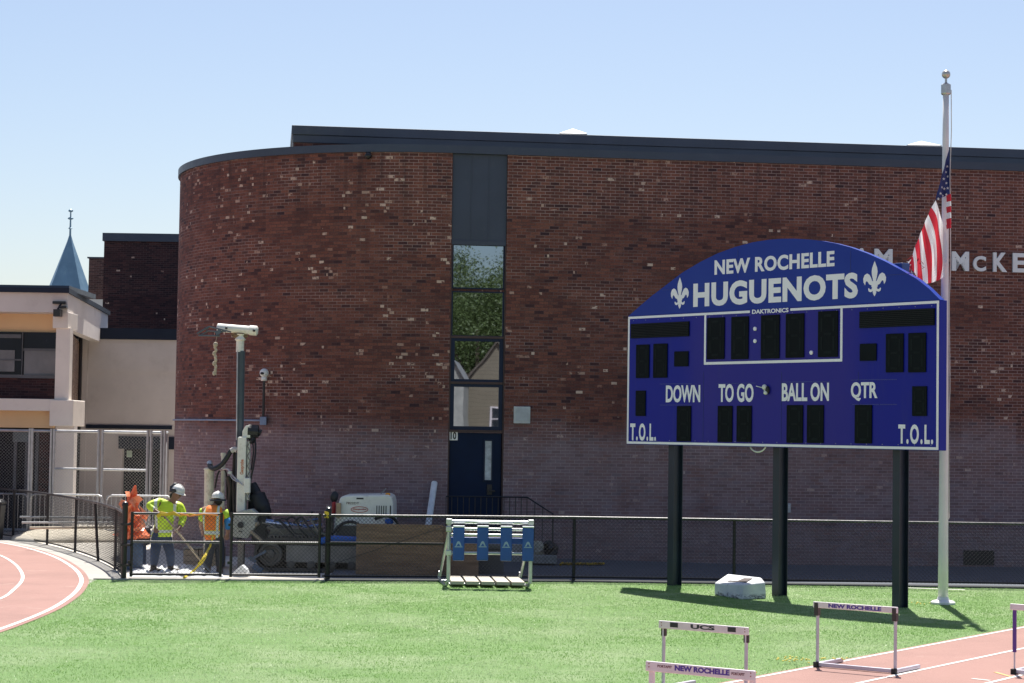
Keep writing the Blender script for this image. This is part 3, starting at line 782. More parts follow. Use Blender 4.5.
# ------------------------------------------------------------------ scoreboard
pL = at(626.4,445,37.95); pR = at(939,449.8,32.17)
BO = Vector(((pL.x),(pL.y),0)); zb = (pL.z+pR.z)/2
BU = Vector((pR.x-pL.x, pR.y-pL.y, 0)); BW = BU.length; BU.normalize()
BN = Vector((BU.y,-BU.x,0))               # towards the field
def bc(px, py):
    p = on_plane(px, py, BO, BN); return (p-BO).dot(BU), p.z
def b3(u, z, n=0.0): return BO + BU*u + UPV*z + BN*n
u_l = 0.0; u_r = BW
z_b = (bc(626.4,445)[1]+bc(939,449.8)[1])/2; z_t = (bc(628.1,317)[1]+bc(940.1,298.9)[1])/2
BF = (BU, -BN, UPV)
M_bblue = NT('scoreboard_blue'); k = M_bblue; co = k.coord()
s3 = k.sep(co); uu_ = k.math('ADD', k.math('MULTIPLY', s3[0], BU.x), k.math('MULTIPLY', s3[1], BU.y))
ctr = k.math('SUBTRACT', 1.0, k.smooth(k.math('ABSOLUTE', uu_), 1.6, 2.4))
cc = k.mix(k.math('MULTIPLY', k.math('ADD', .35, k.noise(co,.5,3)), ctr),(.003,.011,.28),(.026,.021,.26))
cc = k.mix(k.math('MULTIPLY', k.smooth(k.noise(k.scale(co,(3,3,.35)),1.2,5,.65),.5,.75), .25), cc, (.04,.04,.19))
k.bsdf(cc, k.math('ADD',.26,k.math('MULTIPLY',k.noise(co,3,3),.15)), 0, k.bump(k.noise(co,1.5,2),.05,.02), .22); M_bblue = k.m
M_arch = NT('arch_blue'); k = M_arch; co = k.coord()
cc = k.mix(k.smooth(k.noise(co,.5,2),.3,.7),(.006,.028,.28),(.012,.042,.32))
k.bsdf(cc, .32, 0, k.bump(k.noise(co,1.2,2),.05,.02), .25); M_arch = k.m
M_bwhite = paint('board_white', (.90,.86,.93), .4, 0, .03)
M_digit = paint('digit_black', (.004,.007,.009), .6, 0, .2, 2, spec=.12)
M_seg = paint('digit_segment', (.009,.013,.015), .6, spec=.12)
board = thing('scoreboard', 'large blue football scoreboard with arched top and white lettering on three steel posts', 'scoreboard', (b3(BW/2,0).x,b3(BW/2,0).y,0))
DEP = .19
mb = MB(); c = b3(BW/2,(z_b+z_t)/2,-DEP/2); mb.frame(c,(BW,DEP,z_t-z_b),BF); mb.build('panel', M_bblue, board, .012)
# arch
arc = [(628.1,317),(640,305.5),(652,295.3),(665,285.5),(682,272.5),(700,261.8),(717,253.4),(735,246.8),(752,242.3),(768,239.7),(781,238.7),(794,238.6),(808,239.4),(821,240.7),(836,243.5),(850,247.2),(867,253.3),(884,260.9),(900,269.5),(916,278.6),(928,288),(939.9,298.4)]
poly = [bc(*p) for p in arc]; poly = [(BW*0+.0, z_t+.002)] + [(max(0,min(BW,u)), max(z,z_t+.002)) for u,z in poly[1:-1]] + [(BW, z_t+.002)]
mb = MB(); mb.prism(poly, BO-BN*.12, BU, UPV, BN, .11); mb.build('arch_panel', M_arch, board)
# sheet joints on the arch and face
mb = MB()
for px, y0, y1 in ((737,248,308),(850,249,303)):
    u,z0 = bc(px,y1); _,z1 = bc(px,y0); mb.frame(b3(u,(z0+z1)/2,-.0085),(.008,.004,z1-z0-.06),BF)
u0,z = bc(662,289); u1,_ = bc(915,281); mb.frame(b3((u0+u1)/2,z-.02,-.0085),(u1-u0,.004,.008),BF)
mb.build('sheet_joint', paint('joint_blue',(.02,.035,.19)), board)
mb = MB()
for px in (703,781,858):
    u,z0 = bc(px,441); _,z1 = bc(px,372); mb.frame(b3(u,(z0+z1)/2,.0022),(.007,.0035,z1-z0),BF)
mb.build('panel_seam', MATS['joint_blue'], board)
mb = MB()
for i in range(22):
    for z in (z_b+.085, z_t-.09):
        mb.lathe([(.009,0),(.009,.003)], b3(.16+i*(BW-.32)/21, z, .001), 6, (BU,UPV,BN))
sc_ = mb.build('screw_row', paint('screw_grey',(.25,.27,.35),.4,.5), board)
mb = MB()
for px0,px1,py in ((660,692,384),(660,692,405),(718,756,383.5),(783,830,382),(851,897,380),(851,897,404.5)):
    u0,z = bc(px0,py); u1,_ = bc(px1,py); mb.frame(b3((u0+u1)/2,z,.003),(u1-u0,.006,.012),BF)
mb.build('caption_strip', paint('strip_blue',(.014,.03,.26),.3), board)
# white rule round the face
t_ = .055
mb = MB(); e = .004
def rule(u0,u1,z0,z1): mb.frame(b3((u0+u1)/2,(z0+z1)/2,e/2+.0005),(u1-u0,e,z1-z0),BF)
ug0, ug1 = bc(750,310)[0], bc(790.5,308)[0]
rule(0.012,t_,z_b+.012,z_t-.012); rule(BW-t_,BW-.012,z_b+.012,z_t-.012); rule(t_,BW-t_,z_b+.012,z_b+t_)
rule(t_,ug0,z_t-t_,z_t-.012); rule(ug1,BW-t_,z_t-t_,z_t-.012)
mb.build('border', M_bwhite, board)
mb = MB(); a0 = (bc(704.3,340)[0]+bc(704,365)[0])/2; a1 = bc(842.5,340)[0]; q0 = bc(770,363.2)[1]
def rule2(u0,u1,z0,z1): mb.frame(b3((u0+u1)/2,(z0+z1)/2,e/2+.0005),(u1-u0,e,z1-z0),BF)
rule2(a0,a0+t_*.85,q0,z_t-t_-.001); rule2(a1-t_*.85,a1,q0,z_t-t_-.001); rule2(a0+t_*.85,a1-t_*.85,q0,q0+t_*.85)
mb.build('clock_border', M_bwhite, board)
# digit windows
def rect(x0,x1,y0,y1):
    a = bc((x0),(y0+y1)/2)[0]; b = bc(x1,(y0+y1)/2)[0]; z0 = bc((x0+x1)/2,y1)[1]; z1 = bc((x0+x1)/2,y0)[1]; return a,b,z0,z1
def digit(x0,x1,y0,y1,seg=True):
    a,b,z0,z1 = rect(x0,x1,y0,y1)
    mb = MB(); mb.frame(b3((a+b)/2,(z0+z1)/2,.012),(b-a,.024,z1-z0),BF); d = mb.build('digit_window', M_digit, board, .01)
    if not seg: return d
    s = MB(); w_,h_ = b-a, z1-z0; tw = w_*.09
    def q(u0,u1,v0,v1): s.frame(b3((u0+u1)/2,(v0+v1)/2,.0255),(u1-u0,.003,v1-v0),BF)
    ia,ib,i0,i1 = a+w_*.2,b-w_*.2,z0+h_*.1,z1-h_*.1; mid = (i0+i1)/2
    for z in (i0,mid,i1): q(ia+tw*1.3,ib-tw*1.3,z-tw/2,z+tw/2)
    for u in (ia,ib):
        q(u-tw/2,u+tw/2,i0+tw,mid-tw); q(u-tw/2,u+tw/2,mid+tw,i1-tw)
    s.build('segment', M_seg, d); return d
for r in ((636.6,649.7,344.6,378),(653.8,667.8,343.6,377.8),(636.2,646,390.6,416),(677.3,691.4,406,441.4),(718.2,732.8,405.8,442),(737.2,752,405.7,442),(787.2,803.4,405,442.9),(807.5,824.1,405,443),(855.3,872.4,404.9,443.4),(912.7,927.3,386.2,416),(886.4,904,333.6,372.3),(908.8,926.5,332.8,372.3),(707.6,725,317.6,359.2),(731.8,749,316.6,359.2),(761.5,780,315,358.6),(786.3,804.6,313.6,357.7),(818.6,838.5,311,357)): digit(*r)
for r in ((674.8,688.9,351.3,366.4),(860.3,877,343.6,360.8)): digit(*r, seg=False)
def louvre(x0,x1,ya0,ya1,yb0,yb1):
    a = bc(x0,(ya0+ya1)/2)[0]; b = bc(x1,(yb0+yb1)/2)[0]; z1 = (bc(x0,ya0)[1]+bc(x1,yb0)[1])/2; z0 = (bc(x0,ya1)[1]+bc(x1,yb1)[1])/2
    mb = MB(); mb.frame(b3((a+b)/2,(z0+z1)/2,.012),(b-a,.024,z1-z0),BF); d = mb.build('message_panel', M_digit, board, .008)
    s = MB()
    for i in range(9):
        z = z0+(z1-z0)*(i+.5)/9; s.frame(b3((a+b)/2,z,.028),(b-a-.03,.008,.012),BF)
    s.build('louvre', paint('louvre_grey',(.022,.023,.025),.6,spec=.12), d)
louvre(631.3,689.7,324,338.4,321.3,336.3); louvre(860,935.2,311.8,328.4,308,325)
mb = MB(); axb = (BU, UPV, BN)
for px,py in ((755.4,328.8),(755.4,341),(811.7,352.6)):
    u,z = bc(px,py); mb.lathe([(.036,0),(.036,.02),(.03,.026)], b3(u,z,0), 14, axb)
mb.build('colon_dot', M_bwhite, board)
# lettering
def word(s, x0,x1,yl0,yl1,yr0,yr1,bold,n=0.0,mat=M_bwhite,name='lettering',space=1.0):
    """x0..x1; yl0/yl1 = top/bottom of the first letter, yr0/yr1 of the last"""
    a = bc(x0,(yl0+yl1)/2)[0]; b = bc(x1,(yr0+yr1)/2)[0]
    z1 = (bc(x0,yl0)[1]+bc(x1,yr0)[1])/2; z0 = (bc(x0,yl1)[1]+bc(x1,yr1)[1])/2
    mb = MB(); text_into(mb, s, (a,b,z0,z1), BO+BN*n, BU, UPV, BN, .004, bold, 0, space); return mb.build(name, mat, board)
word('NEW ROCHELLE', 714.3,834.2, 260.7,275, 250,266.2, .036, -.01, space=1.06)
word('HUGUENOTS', 693,857.6, 284.3,307.5, 271.3,297.8, .045, -.01, space=1.08)
word('DOWN', 666,700.3, 385.3,402.5, 384.8,402.4, .03); word('TO GO', 718.7,753.6, 384,402.3, 383.6,402, .03)
word('BALL ON', 782,829, 382.9,401.3, 382.6,401.2, .03); word('QTR', 851,877.5, 382.2,401.2, 381.8,401, .03)
word('T.O.L.', 630.3,656, 423.4,440.8, 423.3,440.8, .035, space=1.25); word('T.O.L.', 898.4,933.2, 424.4,444, 424.4,444.1, .035, space=1.25)
word('DAKTRONICS', 752.2,788.6, 309.8,314, 307.7,312.2, .03, 0, M_bwhite, 'maker_name')
# fleur-de-lis
half = [(0,1.0),(.055,.90),(.105,.80),(.125,.70),(.11,.60),(.075,.50),(.055,.42),  # centre petal right edge
        (.10,.44),(.15,.53),(.22,.62),(.32,.66),(.42,.62),(.48,.52),(.47,.41),(.42,.35),(.40,.33),(.39,.38),(.37,.43),(.32,.44),(.27,.40),(.23,.35),(.17,.325),
        (.13,.32),(.13,.27),(.10,.26),(.12,.20),(.20,.20),(.24,.24),(.27,.22),(.25,.15),(.18,.12),(.10,.14),(.065,.16),(.07,.10),(.04,.05),(0,0)]
for (x0,x1,y0,y1) in ((670.3,688.8,277.3,308.8),(862.6,886.2,261,296.2)):
    a,b,z0,z1 = rect(x0,x1,y0,y1); cx, wd, hg = (a+b)/2, (b-a), z1-z0
    pol = [(cx+wd*x,z0+hg*y) for x,y in half] + [(cx-wd*x,z0+hg*y) for x,y in half[-2:0:-1]]
    mb = MB(); mb.prism([(u,z) for u,z in pol], BO-BN*.0095, BU, UPV, BN, .005); mb.build('fleur_de_lis', M_bwhite, board)
# small sensor, loose cable loop, rear bracket
u,z = bc(766,390)
mb = MB(); mb.ball(b3(u+.01,z+.05,.05),(.045,.045,.05),8); mb.ball(b3(u+.04,z-.05,.05),(.04,.04,.035),8); mb.frame(b3(u,z,.02),(.03,.04,.14),BF); mb.bar(b3(u-.22,z+.07,.02),b3(u,z+.03,.03),.012,.012); s_o = mb.build('sensor', M_white, board, smooth=False)
mb = MB(); mb.ball(b3(u+.07,z,.03),(.04,.03,.07),8); mb.build('sensor_bracket', M_black, s_o)
u,z = bc(754,444); mb = MB(); mb.tube([b3(u+.20*math.cos(t),z-.0+.14*math.sin(t),-.1) for t in [math.pi*(1+i/12) for i in range(13)]],.014,6); mb.build('cable_loop', M_white, board)
a = on_plane(896.5,271,BO-BN*.3,BN); b = on_plane(906,263,BO-BN*.3,BN)
mb = MB(); mb.frame(((a.x+b.x)/2,(a.y+b.y)/2,(a.z+b.z)/2-.15),((b-a).dot(BU),.2,b.z-a.z+.3),BF); mb.build('rear_bracket', paint('bracket_blue',(.02,.06,.22),.4), board, .01)
# I-beam posts
M_post = paint('dark_steel_post', (.014,.024,.042), .42, .1, .2, 2)
for px, py in ((674.3,587),(779.5,598),(900,609)):
    q = on_plane(px,py,BO-BN*(DEP+.13),BN); q.z = 0
    mb = MB(); zt_ = z_t-.15 ; h_ = zt_; fw = .15
    for n in (-.11,.11): mb.frame(q+BN*n+UPV*(zt_/2-.1), (fw,.014,zt_+.2), BF)
    mb.frame(q+UPV*(zt_/2-.1), (.011,.205,zt_+.2), BF)
    mb.build('post', M_post, board)

# ------------------------------------------------------------------ flagpole and flag
g = gnd(943,604.5); FPO = g
top = at(946.3,90,g.y)
lean = (top.x-g.x)
fp = thing('flagpole', 'tall white tapered flagpole with a round ball finial standing on the grass beside the scoreboard', 'flagpole', (g.x,g.y,0))
M_pole = paint('white_pole_paint', (.70,.69,.70), .35, 0, .06, 1.5)
def pp(z): return Vector((g.x+lean*z/top.z*.55, g.y, z))
mb = MB(); zs = [i*top.z/10 for i in range(11)]; mb.tube([pp(z) for z in zs],[.088-.036*(z/top.z) for z in zs],16); mb.build('shaft', M_pole, fp, smooth=True)
mb = MB(); mb.lathe([(.21,.0),(.21,.03),(.18,.055),(.11,.07),(.09,.12)],(g.x,g.y,.01),20); mb.build('base_collar', M_pole, fp, smooth=False)
tz = top.z
mb = MB(); q = pp(tz); mb.lathe([(.075,-.08),(.085,-.06),(.085,.09),(.05,.11),(.02,.13),(.02,.22)],q,14); mb.build('truck', M_galv, fp)
mb = MB(); mb.ball(q+UPV*.27,.075,14); mb.build('ball_finial', paint('worn_gilt',(.50,.48,.44),.3,.6,.2,8), fp, smooth=True)
mb = MB(); r_ = .065
hp = [q+Vector((.085,-.02,0))]+[pp(tz*(1-i/12))+Vector((.08+.012*math.sin(i*2.1),-.03,0)) for i in range(1,11)]
mb.tube(hp,.008,5); mb.build('halyard', paint('rope',(.6,.58,.55)), fp)
mb = MB(); q = at(947.5,498,g.y); mb.bar((g.x+.08,g.y-.03,1.45),(g.x+.08,g.y-.03,1.6),.03,.02); mb.build('cleat', M_galv, fp)

FM = [paint('flag_red',(.52,.025,.045),.8), paint('flag_white',(.78,.76,.77),.8), paint('flag_blue',(.02,.03,.13),.8)]
for m_ in FM[:2]:
    nt_ = m_.node_tree; pb = [n_ for n_ in nt_.nodes if n_.type=='BSDF_PRINCIPLED'][0]; om = [n_ for n_ in nt_.nodes if n_.type=='OUTPUT_MATERIAL'][0]
    tr = nt_.nodes.new('ShaderNodeBsdfTranslucent'); mx = nt_.nodes.new('ShaderNodeMixShader'); mx.inputs[0].default_value = .35
    tr.inputs[0].default_value = (.6,.04,.06,1) if m_ is FM[0] else (.8,.8,.8,1)
    nt_.links.new(pb.outputs[0],mx.inputs[1]); nt_.links.new(tr.outputs[0],mx.inputs[2]); nt_.links.new(mx.outputs[0],om.inputs[0])
YFG = g.y - .22
def fpt(px,py,n=0.0): p = at(px,py,YFG); p.y -= n; return p
mb = MB()
def poly_interp(pts, t):
    n = len(pts)-1; i = min(int(t*n),n-1); f = t*n-i; return pts[i][0]*(1-f)+pts[i+1][0]*f, pts[i][1]*(1-f)+pts[i+1][1]*f
left = [(935,200.5),(930,211),(924.5,224),(918.5,237),(913.5,250),(910.5,262)]
bot = [(944,277),(938,280.5),(931,283),(924,284),(916,277),(909.5,266)]
NC_ = 8
def fold(px, py): return .05*math.sin(px*.42+py*.05)+.025*math.sin(px*.9-py*.11)
NS = 24; sub = 3; rows = []
for j in range(NC_*sub+1):
    c = j/(NC_*sub); a = poly_interp(left,c); b = poly_interp(bot,c)
    # stripes leave the left fold downwards, bending towards the hoist side
    row = []
    for i in range(NS+1):
        s = i/NS; bow = 4*s*(1-s)*(1-c)*3.2
        px = a[0]*(1-s)+b[0]*s+bow*(1.95 if c < .3 else 1.3 if c < .5 else .8); py = a[1]*(1-s)+b[1]*s - bow*.2
        row.append(fpt(px,py,fold(px,py)))
    rows.append(row)
b0 = len(mb.v); W2 = NS+1
vs = [p for r_ in rows for p in r_]; fs = []; 
for j in range(NC_*sub):
    fs_ = [(j*W2+i,j*W2+i+1,(j+1)*W2+i+1,(j+1)*W2+i) for i in range(NS)]
    col = 1 if (j//sub) % 2 == 0 else 0
    fs.append((fs_, col))
base = len(mb.v); mb.v += vs
for fs_, col in fs:
    for f in fs_: mb.f.append([base+i for i in f]); mb.mi.append(col)
# canton
cl = [(949,150),(944.5,165),(940,180),(937,192),(935,200.5)]; cr = [(949.6,150),(950,163),(950,176),(950,186),(950,194)]
vs = []; nA = 12; nB = 8
for i in range(nA+1):
    a = poly_interp(cl,i/nA); b = poly_interp(cr,i/nA)
    for j in range(nB+1):
        s = j/nB; px = a[0]*(1-s)+b[0]*s; py = a[1]*(1-s)+b[1]*s; vs.append(fpt(px,py,fold(px,py)))
mb.add(vs,[(i*(nB+1)+j,i*(nB+1)+j+1,(i+1)*(nB+1)+j+1,(i+1)*(nB+1)+j) for i in range(nA) for j in range(nB)],2)
# stripes of the rear fold beside the hoist
yy = [194,201,206,212,218,224,228]
for i in range(6):
    a,b = yy[i],yy[i+1]
    mb.add([fpt(946.4,a+1,-.02),fpt(950.6,a,.02),fpt(951.2,b,.02),fpt(947,b+1,-.02)],[(0,1,2,3)],[0,1,0,1,0,0][i] if i!=2 else 0)
# stars
def star(px,py,r):
    c = fpt(px,py,fold(px,py)+.012); pts = []
    for k_ in range(10):
        a = math.pi/2+k_*math.pi/5; rr_ = r if k_%2==0 else r*.42; pts.append((c.x+rr_*math.cos(a),c.y,c.z+rr_*math.sin(a)))
    mb.add(pts,[tuple(range(9,-1,-1))],1)
for px,py in ((948,166),(946,172),(948.6,176),(943.5,179),(946.6,183),(941.5,187.5),(944.6,188.5),(948,188),(939.6,194),(943,195.5),(946.5,194.5),(937.8,199)): star(px,py,.027)
FLAGMB = mb
# torn fly edge
FLABEL = ('limp American flag with a frayed lower edge hanging from the white flagpole', 'flag')
rr = random.Random(8)
for i in range(30):
    t = rr.random(); px,py = poly_interp([(912,254),(909,262),(910,270),(915,276),(921,283)],t)
    p = fpt(px,py,rr.uniform(-.05,.12)); q = p+Vector((rr.uniform(-.07,.03),rr.uniform(-.05,.05),rr.uniform(-.10,.03)))
    mb.bar(p,q,.022,.004,mi=1 if rr.random()<.3 else 0)
for i in range(5):
    px,py = rr.uniform(913,922),rr.uniform(257,275)
    p = fpt(px,py,rr.uniform(.08,.14)); q = p+Vector((rr.uniform(-.05,.06),-.02,rr.uniform(-.09,.05))); mb.bar(p,q,.022,.004,mi=0)
flag = mb.build('flag', FM); tag(flag, *FLABEL)

# ------------------------------------------------------------------ white marker stone with plaque
k = NT('whitewashed_stone'); co = k.coord(); s_ = k.sep(co)
cc = k.mix(k.smooth(k.noise(co,4,5,.6),.35,.7),(.58,.60,.62),(.72,.72,.71))
low = k.math('MULTIPLY', k.smooth(k.noise(k.scale(co,(1,1,1.8)),9,5,.75),.47,.56), k.smooth(k.math('MULTIPLY', s_[2], -1.0), -.11, -.05))
cc = k.mix(k.math('MULTIPLY', low, .85), cc, (.085,.085,.095)); cc = k.mix(k.math('MULTIPLY', k.smooth(k.noise(co,16,4,.7),.6,.68), .5), cc, (.25,.25,.26))
k.bsdf(cc,.85,0,k.bump(k.noise(co,25,5,.7),.5,.02)); M_stone = k.m
f0 = gnd(714.3,595.5); f1 = gnd(742,600); f2 = gnd(766.5,599)
hF = .26
e1 = (f1-f0); e2 = (f2-f1)
bk = Vector((.28,.96,0))*.78
def up(p,h): return p+UPV*h
A,B_c,C_c = f0,f1,f2
b0_ = A+Vector((.30,.62,0)); b1_ = C_c+Vector((-.04,.42,0)); 
vs = [A,B_c,C_c,b1_,b0_, up(A,.225),up(B_c,.265),up(C_c+Vector((-.02,.03,0)),.29),up(b1_,.345),up(b0_,.345)]
mst = thing('marker_stone', 'squat whitewashed stone with dark plaque on top, on the grass under the scoreboard', 'stone', (A.x,A.y,0))
mb = MB(); mb.add(vs,[(4,3,2,1,0),(0,1,6,5),(1,2,7,6),(2,3,8,7),(3,4,9,8),(4,0,5,9),(5,6,7,8,9)])
o = mb.build('block', M_stone, mst, .03, seg=3)
pl0 = (vs[5]*.62+vs[9]*.38); qn = ((vs[6]-vs[5]).cross(vs[9]-vs[5])).normalized()
uu = (vs[6]-vs[5]).normalized(); vv = (vs[9]-vs[5]).normalized()
cpl = (vs[5]+vs[6]+vs[8]+vs[9])/4+qn*.02 + Vector((.0,.02,.0))
wv = qn.cross(uu)
tn_ = (vs[6]-vs[5]).cross(vs[8]-vs[5]).normalized(); pc4 = [on_plane(px,py,vs[5]+tn_*.012,tn_)-tn_*.03 for px,py in ((727,581.6),(746,582),(752.5,578.4),(735.5,578))]
mb = MB(); mb.add(pc4+[p+tn_*.035 for p in pc4],[(3,2,1,0),(4,5,6,7),(0,1,5,4),(1,2,6,5),(2,3,7,6),(3,0,4,7)]); mb.build('plaque', paint('bronze_plaque',(.07,.055,.055),.5,.3,.3,12), mst, .006)
# ------------------------------------------------------------------ hurdles
M_hw = paint('hurdle_white', (.78,.69,.72), .4, 0, .06, 4, dirt=((.5,.42,.4),.25,9))
M_hm = paint('hurdle_tube', (.56,.53,.60), .35, .1, .1, 4)
M_purple = paint('purple_ink', (.085,.035,.30), .5); M_ink = paint('black_ink', (.03,.025,.035), .5)
ROTZ = math.atan2(-.585,.811)
def hurdle(loc, h, label, kind, bar_h=.075, po=.515):
    t = thing('hurdle', label, 'hurdle', (0,0,0), 'track hurdles standing on the field edge')
    b = MB(); b.bx(-.56,.56,-.012,.012,h-bar_h,h); br = b.build('crossbar', M_hw, t, .008)
    X_,Z_,N_ = Vector((1,0,0)), UPV, Vector((0,-1,0)); O = Vector((0,-.012,0))
    if kind == 'ucs':
        m_ = MB(); text_into(m_,'UCS',(-.15,.15,h-.062,h-.014),O,X_,Z_,N_,.002,.045); m_.build('lettering', M_ink, br)
        m_ = MB()
        for x in (-.36,.36): m_.bx(x-.05,x+.05,-.0145,-.0122,h-.062,h-.012)
        m_.build('black_square', M_ink, br)
    elif kind != 'plain':
        m_ = MB(); text_into(m_,'NEW ROCHELLE',(-.35 if kind=='right' else -.25,.35 if kind=='right' else .31,h-.062,h-.013),O,X_,Z_,N_,.002,.05); m_.build('lettering', M_purple, br)
        if kind == 'front':
            m_ = MB(); text_into(m_,'PORTAPIT',(-.43,-.28,h-.047,h-.024),O,X_,Z_,N_,.002,.02); m_.build('small_lettering', paint('maroon_ink',(.16,.03,.04)), br)
            m_ = MB(); text_into(m_,'PORTAPIT',(.33,.46,h-.052,h-.028),O,X_,Z_,N_,.002,.02); m_.build('small_lettering', MATS['maroon_ink'], br)
    if kind in ('ucs','front'):
        m_ = MB()
        for x in (-.52,.52):
            for z in (h-.022,h-.05): m_.lathe([(.006,0),(.006,.003)],(x,-.012,z),8,(X_,UPV,N_))
        m_.build('rivet', paint('rivet_rust',(.35,.12,.08)), br)
    for sx in (-1,1):
        x = sx*po; r = .02
        if kind == 'front':
            p = MB(); p.bx(x-.025,x+.025,.014,.05,.05,h-.004); po_ = p.build('upright', M_hw, t, .006)
        else:
            p = MB(); p.tube([(x,.03,.05),(x,.03,h-bar_h*.4)], r, 10)
            if kind == 'plain':
                p = MB(); p.tube([(x,.03,.05),(x,.03,.28)], .011, 8)
            po_ = p.build('upright', M_hm, t)
            if kind == 'plain':
                s = MB(); s.tube([(x,.03,.27),(x,.03,h-.01)],.024,10); s.build('sleeve', paint('purple_sleeve',(.10,.035,.26),.45), po_)
            else:
                s = MB(); s.bx(x-.028,x+.028,-.016 if kind=='right' else .013,.055,h-.17,h-(.012 if kind=='right' else bar_h)); s.build('clamp', paint('dark_clamp',(.045,.03,.035),.5), po_, .006)
        f = MB(); f.bar((x,.03,.04),(x,.70,.04),.05,.05); f.build('foot', M_hm, t, .008)
        c_ = MB(); c_.bx(x-.03,x+.03,-.03,.03,.004,.075); c_.build('foot_cap', M_rubber, t, .008)
    f = MB(); f.bx(-po,po,.008,.052,.018,.066); f.build('base_rail', M_hm, t, .006)
    if kind == 'right':
        m_ = MB(); text_into(m_,'SAFE',(-.06,.06,.03,.055),Vector((0,.007,0)),X_,Z_,N_,.0015,.03); 
    t.location = loc; t.rotation_euler = (0,0,ROTZ)
    return t
HB = Vector((.811,-.585,0))
hurdle(gnd(817.6,668)+HB*.495, .805, 'whole white hurdle lettered NEW ROCHELLE on the red lane below the right scoreboard post', 'right')
q = at(659,620.3,22.0); hurdle(Vector((q.x,q.y,0))+HB*.56, q.z, 'white hurdle with UCS and two black squares on its bar, standing on the grass', 'ucs', .085)
q = at(646,660.7,18.1); hurdle(Vector((q.x,q.y,0))+HB*.56, q.z, 'nearest hurdle lettered NEW ROCHELLE, with flat white uprights, cut off by the bottom edge', 'front', .09)
q = gnd(1013.5,675); hurdle(q+HB*.515, .85, 'hurdle with a purple upright at the right edge of the photo', 'plain')
# ------------------------------------------------------------------ black chain-link fence behind the field
M_mesh = paint('black_vinyl_wire', (.014,.014,.016), .5)
M_rail = paint('worn_black_rail', (.06,.06,.065), .33, .25, .35, 3, dirt=((.22,.22,.23),.5,5))
FE = [Vector((-3.47,37.22,0)), Vector((1.25,37.95,0)), Vector((16,37.97,0))]
FH = 1.235
def fy(x): return float(np.interp(x,[p.x for p in FE],[p.y for p in FE]))
fence = thing('chain_link_fence', 'long black chain-link fence running behind the pad rack and scoreboard posts', 'fence', FE[0])
mb = MB(); mb.tube([(p.x,p.y,FH-.02) for p in FE],.025,8); mb.build('top_rail', M_rail, fence)
mb = MB(); mb.tube([(p.x,p.y-.03,.095) for p in FE],.02,6); mb.build('bottom_rail', M_black, fence)
mb = MB(); chainlink(mb,FE[0]-Vector((0,.03,0)),FE[1]-Vector((0,.03,0)),.07,FH,.074,.004); chainlink(mb,FE[1]-Vector((0,.03,0)),FE[2]-Vector((0,.03,0)),.07,FH,.074,.004); mb.build('wire_mesh', M_mesh, fence)
for px in (577,737,897,1040):
    x = (px-512)/FPX*37.9; 
    mb = MB(); mb.tube([(x,fy(x)+.03,-.1),(x,fy(x)+.03,FH-.03)],.032,10); mb.lathe([(.04,0),(.045,.03),(.02,.06)],(x,fy(x)+.03,FH-.05),10); mb.build('post', M_black, fence)
xa,xb = FE[0].x+.06, (447-512)/FPX*37.5
mb = MB(); mb.tube([(xa,fy(xa)-.05,.71),(xb,fy(xb)-.05,.70)],.024,8); mb.build('mid_rail', M_rubber, fence)
mb = MB(); mb.tube([(xa,fy(xa)-.06,.27),(xb,fy(xb)-.06,1.02)],.006,5); mb.build('truss_rod', M_black, fence)
# ---- gate posts and leaves
def post_part(parent,x,y,h,r,name='post'):
    mb = MB(); mb.tube([(x,y,-.1),(x,y,h)],r,12); mb.lathe([(r*1.15,0),(r*1.2,.03),(r*.9,.07),(.01,.09)],(x,y,h-.02),12); mb.build(name,M_black,parent)
gc = gnd(123,580); ge = gnd(327,581)
gy = lambda x: gc.y+(ge.y-gc.y)*(x-gc.x)/(ge.x-gc.x)
def gate(x0,x1,lab):
    t = thing('fence_gate', lab, 'gate', (x0,gy(x0),0), 'double gate leaves')
    y0,y1 = gy(x0)+.05,gy(x1)+.05; zs_ = (.105,.70,1.22)
    for x,y in ((x0,y0),(x1,y1)):
        mb = MB(); mb.tube([(x,y,.06),(x,y,1.25)],.028,10); mb.build('stile',M_black,t)
    for z,nm in zip(zs_,('bottom_rail','mid_rail','top_rail')):
        mb = MB(); mb.tube([(x0,y0,z),(x1,y1,z)],.024,10); mb.build(nm,M_rail if z>.2 else M_black,t)
    mb = MB(); chainlink(mb,(x0,y0-.03,0),(x1,y1-.03,0),.1,1.22,.074,.0033); mb.build('wire_mesh',M_mesh,t)
    for z in (.3,1.0):
        mb = MB(); mb.bx(x0-.06,x0+.02,y0-.04,y0+.04,z,z+.05); mb.build('hinge',M_black,t)
    return t
X0 = gnd(133,579).x; X1 = gnd(221.5,579.6).x; X2 = gnd(231.5,579.8).x; X3 = gnd(319,580.6).x
g1 = gate(X0,X1,'left leaf of the black chain-link gate, in front of the two workers')
g2 = gate(X2,X3,'right leaf of the black chain-link gate, in front of the drilling rig tracks')
post = thing('gate_post', 'thick black end post where the curved fence meets the gate', 'post', gc, 'gate posts'); post_part(post,gc.x,gc.y+.05,1.37,.052,'shaft')
mb = MB()
for z in (.25,.62,1.0): mb.bx(gc.x-.06,gc.x+.12,gc.y-.03,gc.y+.10,z,z+.04)
mb.build('clamp',M_black,post)
post2 = thing('gate_post', 'black post with yellow tape at its top between gate and long fence', 'post', ge, 'gate posts'); post_part(post2,ge.x,ge.y+.05,1.30,.05,'shaft')
mb = MB(); mb.lathe([(.056,0),(.06,.06),(.055,.12)],(ge.x-.02,ge.y+.05,1.17),12); M_ytape = paint('yellow_tape',(.72,.46,.03),.5); mb.build('tape_wrap',M_ytape,post2)
